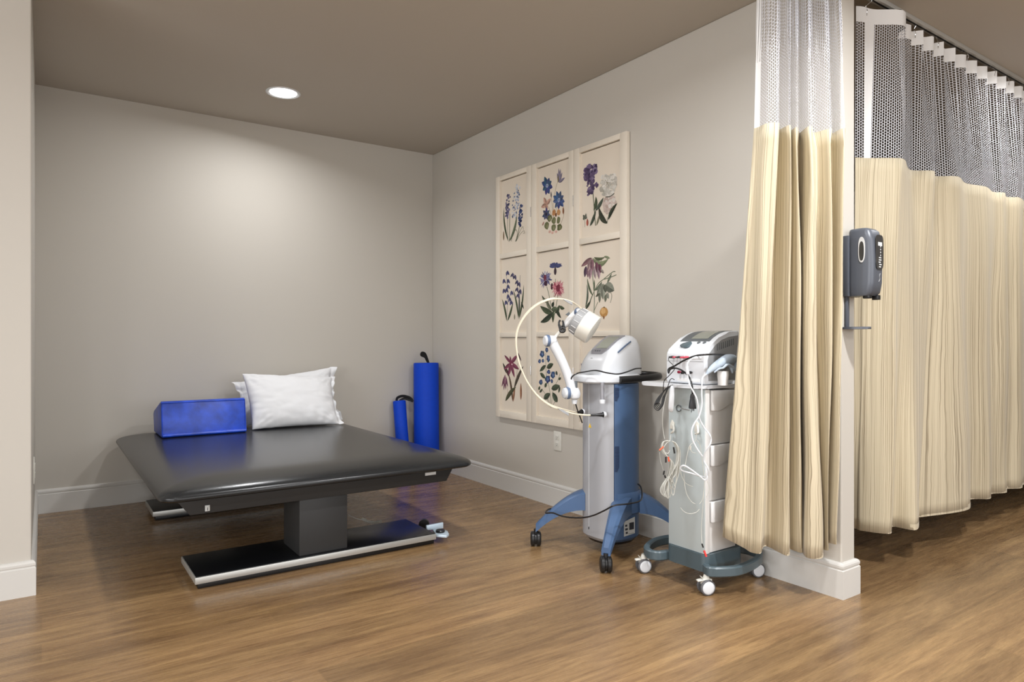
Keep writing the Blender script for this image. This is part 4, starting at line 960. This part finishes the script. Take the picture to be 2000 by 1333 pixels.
# drum applicator
dc0, dc1 = at_d(1130.5, 628.5, DA - .012), at_d(1158, 645.5, DA - .03)
ax = (dc1 - dc0).normalized(); r_ = .068
drum = obj('applicator', lathe(B(), dc0 + ax * .017, ax, [(0, r_ - .004), (.002, r_), (.055, r_), (.060, r_ - .002), (.063, r_ - .008), (.063, 0)], 56), M['ivory'], T); drum['label'] = 'white drum applicator head'
obj('rear_ring', lathe(B(), dc0 - ax * .012, ax, [(-.010, 0), (-.010, r_ - .014), (-.004, r_ - .007), (.030, r_ - .003)], 56), M['grey'], drum)
bm = B(); d_, u_, v_ = frame_of(ax)
for k in range(14):
    t = 2*math.pi*k/14; dr = u_ * math.cos(t) + v_ * math.sin(t); p = dc0 - ax * .012 + dr * (r_ - .0055)
    prism(bm, [p - d_.cross(dr) * .0009, p + d_.cross(dr) * .0009, p + d_.cross(dr) * .0009 + ax * .026 + dr*.002, p - d_.cross(dr) * .0009 + ax * .026 + dr*.002], dr * .0022)
obj('grip_ribs', bm, M['ltgrey'], drum)
obj('hub', lathe(B(), dc0 - ax * .034, ax, [(0, 0), (0, .018), (.010, .024), (.024, .026)], 28), M['ltgrey'], drum)
p = at_d(1148, 623, DA - .078); 
obj('logo', prism(B(), [at_d(1154, 625, 2.992), at_d(1160.5, 630, 2.992), at_d(1160.2, 630.6, 2.992), at_d(1153.7, 625.6, 2.992)], _F * .004), M['grey'], drum)
obj('plug', lathe(B(), at_d(1138, 604, DA), (_R * .3 - _U * .9), [(0, .004), (.006, .007), (.014, .005), (.02, .003)], 12), M['black'], drum)
# cream applicator cables (twin)
lp = [(1138, 606, 3.05), (1128, 597, 3.03), (1117, 590, 3.0), (1103, 585.5, 3.0), (1085, 584, 3.0), (1068, 587.5, 3.0), (1048, 597, 3.0), (1029, 614, 3.0), (1014, 638, 3.0), (1008.5, 662, 3.0), (1010, 690, 3.0), (1017, 718, 3.0), (1032, 750, 3.0), (1052, 776, 3.0), (1074, 792.5, 3.0), (1094, 800.5, 3.0), (1118, 808, 3.0), (1140, 811, 3.0), (1153, 811.5, 3.01)]
lp = [at_d(*p) for p in lp]
c = obj('applicator_cable', tube(B(), lp, .0038, 8), M['cream'], T); c['label'] = 'cream cable curving in a wide loop'
c2 = obj('applicator_cable', tube(B(), [p + _F * .02 + _U * .0045 - _R * .002 for p in lp[4:-3]] + [at_d(1112, 803, 3.05), at_d(1127, 806.5, 3.1)], .0034, 8), M['cream'], T); c2['label'] = 'second cream cable running beside the first'
for (q0, q1, q2) in (((1099, 585), (1110, 588.5), (1118, 592)), ((1088, 798), (1100, 803), (1111, 809))):
    a, b, d3 = [at_d(x, y, 2.985) for x, y in (q0, q1, q2)]; n_ = Vector((0, 0, -1))
    obj('cable_tie', prism(B(), [a, b + n_ * -.004, d3 + n_ * -.003, d3 + n_ * .010, b + n_ * .008], _F * .012, .001), M['grey'], c)
for px, py, d in ((1178, 810.5, 3.045), (1137, 805.5, 3.15)):
    t_ = at_d(px, py, d); s_ = at_d(px - 28, py + 1.5, d - .02)
    if px == 1137: t_ = at_d(1136, 805, 3.13); s_ = at_d(1122, 807, 3.1)
    sc = obj('cable_socket', lathe(B(), t_, (t_ - s_), [(0, .0135), (.004, .0145), (.012, .012), (.017, .006), (.018, 0)], 24), M['white'], T)
    obj('plug', lathe(B(), s_, (t_ - s_), [(0, .003), (.006, .0045), ((t_ - s_).length * .55, .006), ((t_ - s_).length * .8, .0085), ((t_ - s_).length, .0105), ((t_ - s_).length + .004, .0105)], 20), M['black'], sc)

# ------------------------------------------------------------------ electrotherapy cart
T = thing('therapy_cart', 'narrow grey therapy cart with three bins on white casters beside the curtain', 'cart', (-.28, -2.86, 0))
bx0, bx1, by0, by1, bz0, bz1 = -.378, -.185, -2.952, -2.765, .146, .792
obj('side_panel', box(B(), (bx0, by0 + .002, bz0), (bx0 + .03, by1, bz1), .003), M['greenpl'], T)
obj('rear_panel', box(B(), (bx0 + .03, by1 - .012, bz0), (bx1, by1, bz1), .002), M['greenpl'], T)
obj('corner_strip', box(B(), (bx0 + .004, by0 - .001, bz0), (bx0 + .028, by0 + .014, bz1), .003), M['binc'], T)
zs_ = [bz0, .350, .572, bz1 - .002]
for i in range(3):
    z0, z1 = zs_[i] + .001, zs_[i + 1] - .0015
    bn = obj('bin', box(B(), (bx0 + .031, by0 + .003, z0), (bx1, by1 - .015, z1), .003), M['binc'], T)
    # scooped handle lip: tall at the left, tapering to the right
    q = [(bx0 + .032, by0 + .001, z1), (bx1 + .002, by0 + .001, z1), (bx1 + .002, by0 + .001, z1 - .040), (bx0 + .095, by0 + .001, z1 - .076), (bx0 + .075, by0 + .001, z1 - .082), (bx0 + .032, by0 + .001, z1 - .080)]
    bm = prism(B(), q, (0, -.012, 0), .003); obj('handle_lip', bm, M['ltgrey'], bn)
# base
bs = obj('base', loft(B(), [rrect((bx0+bx1)/2 + .015, (by0+by1)/2, .118, .104, .03, z, 6) for z in (.078, .084, .140, .1455)]), M['slate'], T, smooth=40)
bow1 = [(-.300, -2.962, .112), (-.345, -2.985, .112), (-.383, -3.000, .112), (-.350, -3.022, .111), (-.28, -3.036, .110), (-.19, -3.030, .110), (-.10, -3.000, .110), (-.065, -2.975, .110), (-.08, -2.93, .111), (-.13, -2.90, .112)]
bow1 = [at_z(1372, 1089, .112), at_z(1381, 1104, .112), at_z(1392, 1107.5, .112), at_z(1415, 1107.5, .112), at_z(1440, 1105, .112), at_z(1463, 1097, .112), at_z(1480, 1086, .112), at_z(1482, 1074, .112), at_z(1462, 1066, .112), at_z(1440, 1062, .112)]
bow2 = [at_z(1322, 1082, .112), at_z(1308, 1075, .112), at_z(1285, 1077, .112), at_z(1268, 1073, .112), at_z(1264, 1064, .112), at_z(1280, 1052, .112), at_z(1308, 1046, .112), at_z(1340, 1046, .112)]
for bw in (bow1, bow2):
    bm = B(); sweep_rect(bm, bw, .026, .038, 6, False, .005); obj('bow', bm, M['slate'], bs, smooth=40)
def white_caster(c, ang, brake=True):
    c = Vector(c); ax = Vector((math.cos(ang), math.sin(ang), 0)); fw = Vector((-ax.y, ax.x, 0)); h = Vector((0, 0, .030)); rw = .030
    fk = obj('caster', lathe(B(), c + Vector((0, 0, .052)), (0, 0, 1), [(0, .014), (.010, .014), (.022, .009), (.026, .009)], 20), M['ivory'], T)
    bm = B(); prism(bm, [c - ax*.009 + h*.9 - fw*.022 + Vector((0,0,.012)), c - ax*.009 + h + fw*.022 + Vector((0,0,.010)), c - ax*.009 + fw*.022 + Vector((0,0,.060)), c - ax*.009 - fw*.014 + Vector((0,0,.063))], ax * .018, .003)
    obj('fork', bm, M['ivory'], fk)
    for s_ in (-1, 1):
        a = c + ax * (.009 * s_) + h
        wh = obj('wheel', lathe(B(), a, ax * s_, [(0, rw*.7), (.001, rw-.0015), (.003, rw), (.010, rw), (.0125, rw-.003), (.0128, rw-.006)], 36), M['tyre'], fk)
        obj('wheel_cover', lathe(B(), a, ax * s_, [(.009, rw*.5), (.0128, rw-.0055), (.0145, rw-.008), (.0155, rw-.014), (.016, 0)], 36), M['white'], wh)
    if brake:
        bm = B(); p = c + Vector((0, 0, .056)) - fw * .012
        prism(bm, [p - ax*.011, p + ax*.011, p + ax*.009 - fw*.026 + Vector((0,0,-.004)), p - ax*.009 - fw*.026 + Vector((0,0,-.004))], (0, 0, .005), .0015)
        prism(bm, [p - ax*.010 - fw*.004 + Vector((0,0,.004)), p + ax*.010 - fw*.004 + Vector((0,0,.004)), p + ax*.008 - fw*.011 + Vector((0,0,.014)), p - ax*.008 - fw*.011 + Vector((0,0,.014))], (0, 0, .003), .001)
        obj('brake_lever', bm, M['ivory'], fk)
ca = math.atan2(-.92, -.40)
p = at_z(1257, 1118, 0); white_caster((p.x, p.y, 0), ca)
p = at_z(1379, 1161, 0); white_caster((p.x, p.y, 0), ca)
p = at_z(1477, 1126, 0); white_caster((p.x, p.y, 0), ca, False)
white_caster((-.105, -2.690, 0), ca, False)
# white top shelf with rounded nose to the left
ring = [at_z(x, y, .812) for x, y in ((1278, 746), (1284, 744), (1310, 743.2))] 
sh = [(-.402, -2.64), (-.418, -2.655), (-.425, -2.70), (-.424, -2.78), (-.420, -2.88), (-.410, -2.945), (-.392, -2.962), (-.36, -2.966), (-.19, -2.966), (-.178, -2.955), (-.178, -2.77), (-.20, -2.72), (-.26, -2.66), (-.33, -2.63), (-.38, -2.628)]
sp = spline([Vector((x, y, .796)) for x, y in sh], 4, True)
shelf = obj('shelf', prism(B(), sp, (0, 0, .014), .004, 2), M['white'], T)
obj('shelf_rail', box(B(), (-.215, -2.966, .796), (-.178, -2.945, .822), .003), M['ltgrey'], shelf)
# hooks, ring and clips on the grey-green side
fx = bx0 - .001
hk1 = obj('hook', tube(B(), [at_x(1313, 830, fx), at_x(1316, 835, fx - .012), at_x(1315, 843, fx - .02), at_x(1311, 846, fx - .012)], .004, 8), M['ivory'], T)
obj('hook_plate', prism(B(), [at_x(1309, 838, fx), at_x(1318, 838, fx), at_x(1318, 826, fx), at_x(1313.5, 820, fx), at_x(1310, 828, fx)], (-.004, 0, 0), .001), M['ivory'], hk1)
hk2 = obj('hook', tube(B(), [at_x(1361, 830, fx), at_x(1363, 838, fx - .012), at_x(1363, 846, fx - .02), at_x(1358, 848, fx - .012)], .004, 8), M['ivory'], T)
obj('hook_plate', prism(B(), [at_x(1357, 844, fx), at_x(1366, 846, fx), at_x(1366, 828, fx), at_x(1362, 822, fx), at_x(1358, 830, fx)], (-.004, 0, 0), .001), M['ivory'], hk2)
c = at_x(1325.5, 798, fx - .003)
o = obj('cable_ring', tube(B(), [c + Vector((0, -math.cos(R(a)) * .0125, math.sin(R(a)) * .0125)) for a in range(20, 341, 20)], .0022, 8, sub=3), M['dgrey'], T); o['label'] = 'small dark open ring'
obj('ring_arm', tube(B(), [at_x(1331, 798, fx), at_x(1347, 801, fx)], .0026, 6, smooth=False), M['grey'], o)

# ------------------------------------------------------------------ electrotherapy unit on the cart
U = thing('electrotherapy_unit', 'white and grey electrotherapy unit with a sloping screen standing on the cart', 'therapy unit', (-.285, -2.86, .812))
ux0, ux1, uy0, uy1 = -.388, -.172, -2.957, -2.762
prof2 = [(ux0 + .006, .812), (ux0, .822), (ux0, .925), (ux0 + .004, .938), (ux0 + .014, .948), (ux0 + .045, .970), (ux0 + .085, .996), (ux0 + .12, 1.012), (ux0 + .155, 1.021), (ux1 - .01, 1.025), (ux1, 1.018), (ux1 - .004, .985), (ux1 - .016, .93), (ux1 - .022, .88), (ux1 - .022, .812)]
bm = prism(B(), [(x, uy0, z) for x, z in prof2], (0, uy1 - uy0, 0), .005, 2)
body = obj('housing', bm, M['white'], U, smooth=40)
bm = B(); q = [(ux0 + .024, uy0 - .0008, .826), (ux0 + .020, uy0 - .0008, .905), (ux0 + .030, uy0 - .0008, .935), (ux0 + .065, uy0 - .0008, .966), (ux0 + .105, uy0 - .0008, .988), (ux0 + .15, uy0 - .0008, 1.000), (ux1 - .006, uy0 - .0008, 1.006), (ux1 - .012, uy0 - .0008, .96), (ux1 - .024, uy0 - .0008, .90), (ux1 - .026, uy0 - .0008, .826)]
prism(bm, q, (0, .0016, 0)); sp_ = obj('side_recess', bm, M['grey'], U)
bm = B()
for k in range(9):
    x = ux0 + .075 + k * .0125; z = .975 + k * .0028; box(bm, (x, uy0 - .0018, z - .030), (x + .004, uy0 - .0006, z - .004))
obj('vent', bm, M['dgrey'], sp_)
obj('lower_unit_line', box(B(), (ux0 - .0006, uy0 + .004, .9005), (ux0 + .001, uy1 - .004, .9025)), M['grey'], body)
def u2(x, y, off):
    for (xa, za), (xb, zb) in zip(prof2[1:10], prof2[2:11]):
        if xa <= x <= xb and xb > xa:
            n = Vector((-(zb - za), 0, xb - xa)).normalized(); return Vector((x, y, za + (zb - za) * (x - xa) / (xb - xa))) + n * off
def u_panel(x0_, x1_, y0_, y1_, off, n=8, sl=0):
    G = [[u2(x, y0_, off), u2(x, y1_, off), u2(x, y1_, off - .002), u2(x, y0_, off - .002)] for x in [x0_ + (x1_ - x0_) * i / n for i in range(n + 1)]]
    return loft(B(), G)
bz = obj('screen_bezel', u_panel(ux0 + .062, ux1 - .012, -2.932, -2.782, .0010), M['dgrey'], U)
obj('screen', u_panel(ux0 + .078, ux1 - .035, -2.912, -2.828, .0020), M['screen'], bz)
# dial with flat tail
kc = u2(ux0 + .036, -2.838, 0.0005); kn = Vector((-.53, 0, .85)); kt = Vector((.85, 0, .53)); ring = []
for i in range(28):
    a = 2*math.pi*i/28; rr = .021 * (1 + .16 * math.cos(a * 3 + .6)); ring.append(kc + Vector((0, 1, 0)) * rr * 1.18 * math.cos(a) + kt * rr * .98 * math.sin(a))
obj('dial', prism(B(), ring, kn * .007, .0015), M['slate'], U, smooth=50)
for y in (-2.886, -2.914): obj('button', lathe(B(), u2(ux0 + .054, y, 0), kn, [(0, .008), (.0025, .0072), (.003, 0)], 20), M['dgrey'], U)
# jacks and plugs on the front
def fr(px, py, off): return at_x(px, py, ux0 - off)
for px, py, m_, r1 in ((1317, 698, 'black', .0055), (1324, 698, 'pink', .004), (1330, 698, 'black', .0045), (1336, 698, 'black', .004), (1339, 698.5, 'pink', .0045), (1345, 698, 'pink', .004)):
    a = fr(px, py, 0); obj('plug', lathe(B(), a, (-1, .25, 0), [(0, r1 * .8), (.004, r1), (.018, r1 * .85), (.026, r1 * .5), (.026, 0)], 14), M[m_], U)
for px, py, m_ in ((1329.5, 727, 'maroon'), (1351.5, 728, 'black'), (1336.5, 728.5, 'black')):
    obj('knob', lathe(B(), fr(px, py, 0), (-1, 0, 0), [(0, .003), (.006, .003), (.008, .006), (.015, .0055), (.017, 0)], 16), M[m_], U)
obj('slot_recess', box(B(), (ux0 - .0015, -2.935, .820), (ux0 + .002, -2.822, .833), .001), M['ltgrey'], body)
bm = B()
for k in range(4): box(bm, (ux0 - .0006, -2.79 - k*.036, .919), (ux0 + .001, -2.797 - k*.036, .923))
obj('jack_symbols', bm, M['grey'], body)
# mains cable across the front, hanging down with its plug
mcab = [(1428, 697, 2.80), (1421, 694, 2.66), (1405, 693, 2.60), (1380, 693, 2.545), (1357, 696, 2.555), (1335, 705, 2.60), (1318, 715, 2.64), (1307, 720, 2.665), (1308, 730, 2.64), (1307, 725, 2.62), (1312, 720.5, 2.60), (1322, 721, 2.59), (1335, 726, 2.575), (1345, 735, 2.56), (1350, 745, 2.545), (1352.5, 757, 2.545), (1352.5, 772, 2.56)]
mcab = [(1430, 700, 2.80), (1424, 695, 2.70), (1405, 693, 2.62), (1380, 693, 2.55), (1357, 696, 2.57), (1335, 705, 2.61), (1318, 715, 2.65), (1306, 721, 2.67), (1306, 729, 2.66), (1309, 722, 2.63), (1318, 719.5, 2.61), (1330, 723, 2.60), (1342, 732, 2.575), (1349, 743, 2.555), (1352, 757, 2.55), (1352.5, 772, 2.575)]
mcb = obj('power_cord', tube(B(), [at_d(*p) for p in mcab], .0034, 8), M['black'], U)
a = at_d(1352.5, 770, 2.57); 
pl = obj('plug', loft(B(), [[a + _R * x * s_ + _F * y * s_ + Vector((0, 0, -h_)) for x, y in ((-.008, -.006), (.008, -.006), (.008, .006), (-.008, .006))] for h_, s_ in ((0, .7), (.012, 1.0), (.018, .95), (.024, 1.15), (.052, 1.55), (.056, 1.5))]), M['black'], mcb)
bm = B()
for dx, L_ in ((-.004, .015), (.0055, .010), (.001, .009)): q = a + _R * dx + Vector((0, 0, -.055)); cyl(bm, q, q + Vector((0, 0, -L_)), .0017, n=8)
obj('prongs', bm, M['dgrey'], pl)
# white probe cable: plug, strain relief, long drop with crossing loops
wc = [(1365, 700, 2.60), (1352, 701, 2.575), (1344, 708, 2.565), (1342, 718, 2.56), (1343, 735, 2.555), (1347, 752, 2.545), (1354, 765, 2.54), (1361, 780, 2.535), (1364, 800, 2.54), (1366, 818, 2.545), (1372, 830, 2.545), (1377, 838, 2.54), (1385, 848, 2.50), (1389, 858, 2.50), (1386, 870, 2.50), (1377, 884, 2.51), (1375, 900, 2.52), (1382, 914, 2.515), (1384, 924, 2.52), (1378, 932, 2.535), (1366, 930, 2.55), (1350, 925, 2.55), (1333, 920, 2.55), (1329, 914, 2.55), (1336, 910, 2.54), (1350, 918, 2.535), (1366, 930, 2.53), (1376, 938, 2.53), (1381, 934, 2.525), (1379, 914, 2.53)]
cbw = obj('probe_cable', tube(B(), [at_d(*p) for p in wc], .0030, 8), M['white'], U); cbw['label'] = 'white cable dropping from the front of the unit'
obj('cable_plug', tube(B(), [at_d(1368, 700, 2.585), at_d(1360, 699.5, 2.56), at_d(1352, 701.5, 2.57)], [.0065, .0065, .0045], 10), M['white'], cbw)
obj('strain_relief', tube(B(), [at_d(1341.5, 716, 2.555), at_d(1343.5, 731, 2.55)], .0062, 10, smooth=False), M['white'], cbw)
wc2 = [(1379, 732, 2.565), (1373, 737, 2.545), (1371, 750, 2.53), (1370.5, 770, 2.53), (1371, 790, 2.53), (1366, 812, 2.53), (1356, 828, 2.53), (1351, 842, 2.53), (1353, 860, 2.53), (1362, 878, 2.53), (1372, 892, 2.53)]
# ------------------------------------------------------------------ loose items on and around the cart
PR = obj('ultrasound_probe', tube(B(), [at_d(1378, 733, 2.575), at_d(1390, 721, 2.59), at_d(1405, 711, 2.61), at_d(1420, 703, 2.64), at_d(1432, 702, 2.67)], [.003, .012, .017, .021, .018], 18), M['probe'], loc=at_d(1405, 711, 2.61))
tag(PR, 'blue-grey wrapped probe lying in its holder at the right of the white unit', 'probe')
o = obj('probe_cable', tube(B(), [at_d(*p) for p in wc2], .0030, 8), M['white'], PR); o['label'] = 'white cable hanging in front of the cart side'
bm = B(); ps = [at_d(x, y, d) for x, y, d in ((1395, 728, 2.58), (1404, 721, 2.585), (1412, 719, 2.59), (1420, 713, 2.60), (1428, 716, 2.62), (1434, 722, 2.64), (1438, 712, 2.67), (1437, 703, 2.68))]
tube(bm, ps, [.003, .004, .004, .005, .006, .008, .007, .004], 10); tube(bm, [at_d(1428, 716, 2.625), at_d(1431, 729, 2.63)], [.009, .003], 8)
obj('cloth_folds', bm, M['probe'], PR)
# probe holder cup (part of the cart)
c = at_d(1412, 732, 2.62); obj('probe_holder', lathe(B(), (c.x, c.y, .811), (0, 0, 1), [(0, .0), (0, .019), (.012, .019), (.040, .022), (.055, .021), (.055, 0)], 28), M['ltgrey'], T)
# black coiled cable hanging over the left of the shelf
bm = B(); cc = []
for k in range(5):
    e = k * 1.2; cc += [(1314 - 2.2 * k, 752 + k, 2.70), (1293 + k, 768 - k, 2.685), (1281 + k * 1.3, 784 + k, 2.68), (1278 + k * 2.2, 796 - k * 2.2, 2.68 + .004*k), (1286 + k * 1.3, 802 - k * 2.5, 2.675), (1296 - k * .4, 789 - k * 3, 2.67), (1300 + k * .8, 768 - k, 2.675)]
tube(bm, [at_d(*p) for p in cc], .0017, 6, sub=5)
tube(bm, [at_d(x, y, d) for x, y, d in ((1317, 742, 2.67), (1312, 740, 2.66), (1308, 744, 2.65), (1304, 757, 2.66), (1300, 768, 2.67))], .0016, 6)
tube(bm, [at_d(x, y, d) for x, y, d in ((1310, 699, 2.64), (1306, 700, 2.635), (1307, 706, 2.63), (1315, 714, 2.62), (1317, 722, 2.62), (1306, 735, 2.635), (1298, 743, 2.65), (1296, 752, 2.665), (1295, 768, 2.68))], .0016, 6)
o = obj('coiled_lead', bm, M['black'], loc=at_d(1295, 770, 2.68)); tag(o, 'thin black cable bundled in a coil hanging off the left of the cart shelf', 'cable')
# white hand piece clipped to the side
hp_ = [at_d(1313, 755.5, 2.655), at_d(1312.5, 762, 2.648), at_d(1311.5, 780, 2.645), at_d(1310.5, 797, 2.648), at_d(1311, 803, 2.655)]
o = obj('hand_piece', tube(B(), hp_, [.006, .0095, .0105, .0105, .0075], 18, sub=5), M['white'], loc=hp_[2]); tag(o, 'slim white hand piece hanging on the side of the cart', 'hand piece')
obj('hanging_wire', tube(B(), [at_d(x, y, d) for x, y, d in ((1303, 770, 2.66), (1297, 790, 2.66), (1294, 815, 2.66), (1295, 840, 2.66), (1298, 858, 2.65))], .0011, 6), M['lead'], o)
# bundle of grey lead wires with coloured tips on the left hook
bm = B(); rr_ = random.Random(11)
for k in range(12):
    e = rr_.uniform(-1, 1); dd = 2.615 + rr_.uniform(-.012, .012); x1 = 1293 + k * 1.6 + e; yb_ = 955 + rr_.uniform(-14, 18)
    pts = [(1309 + e * .5, 862, dd), (1303 - k * .8, 861 + k * .3, dd), (1297 - k * .35, 872 + k, dd), (1303 + k * 1.1, 905, dd), (1297 + k * 1.3, 935, dd), (x1 + 4, yb_ - 8, dd), (x1 + 7, yb_, dd), (x1 + 10, yb_ - 8, dd), (1308 + k * 1.6, 925, dd), (1316 + k * 1.1, 900, dd), (1318 + k * .9, 880, dd), (1313 + k * .5, 864, dd)]
    if k < 4: pts = [(1312, 862, dd), (1318 + k, 868, dd), (1323 + k, 885, dd), (1320 + k, 905, dd), (1309 + k, 925, dd), (1293 + k * 2, 948, dd), (1290 + k * 3, 960 + k, dd), (1296 + k * 3, 968 + k * 2, dd), (1303 + k, 955, dd), (1306, 930, dd), (1312, 905, dd)]
    tube(bm, [at_d(*p) for p in pts], .0017, 6, sub=6)
tube(bm, [at_d(x, y, 2.61) for x, y in ((1310, 850), (1308, 862), (1302, 866), (1296, 876), (1299, 884), (1305, 886), (1308, 880))], .0014, 6)
tube(bm, [at_d(x, y, 2.66) for x, y in ((1288, 884), (1290, 900), (1295, 918), (1298, 930), (1302, 945))], .0010, 6)
LW = obj('lead_wires', bm, M['lead'], loc=at_d(1310, 850, 2.61)); tag(LW, 'looped bundle of pale grey lead wires with orange and black tips on the hook', 'lead wires')
for (a, b, m_) in (((1296, 873), (1288, 880), 'orange'), ((1305.5, 893), (1306.5, 902), 'orange'), ((1300.5, 893), (1300.5, 904), 'black'), ((1315.5, 874), (1317.5, 886), 'black'), ((1297.5, 920), (1296, 928), 'black'), ((1298, 929), (1300, 934), 'black')):
    obj('tip', cyl(B(), at_d(*a, 2.60), at_d(*b, 2.60), .0032, n=12), M[m_], LW)
obj('pin', tube(B(), [at_d(1288, 880, 2.60), at_d(1284, 882, 2.60)], .0010, 6, smooth=False), M['hook'], LW)
# second, thinner lead set on the right hook, hanging to the base with a red tip
bm = B(); D2 = 2.558
for pts in ([(1361, 848), (1358, 862), (1350, 868), (1345, 876), (1340, 900), (1337, 915)], [(1361, 860), (1367, 870), (1370, 890), (1374, 920), (1376, 945), (1372, 975), (1366, 985)], [(1329, 915), (1331, 930), (1340, 945), (1353, 951)], [(1336, 925), (1337, 945), (1341, 965), (1350, 980), (1358, 985)], [(1329, 992), (1336, 1000), (1348, 1004), (1360, 1001), (1366, 995)], [(1381, 941), (1385, 952), (1384, 962), (1379, 972)], [(1349, 879), (1352, 884), (1360, 886)], [(1376, 940), (1373, 985), (1370, 1030), (1371, 1062)]):
    tube(bm, [at_d(x, y, D2 if y < 1050 else D2 - .01) for x, y in pts], .0012, 6)
LW = obj('lead_wires', bm, M['lead'], loc=at_d(1361, 848, D2)); tag(LW, 'thin pale lead wires trailing from the right hook down to a red tip', 'lead wires')
obj('connector', box(B(), at_d(1346.5, 879, D2 + .003), at_d(1350, 871, D2 - .003)), M['ivory'], LW)
obj('tip', cyl(B(), at_d(1371, 1063, D2 - .012), at_d(1373.5, 1070, D2 - .012), .0028, n=12), M['black'], LW)
obj('tip', cyl(B(), at_d(1375, 1076, D2 - .014), at_d(1379.5, 1088, D2 - .02), .0040, n=12), M['red'], LW)
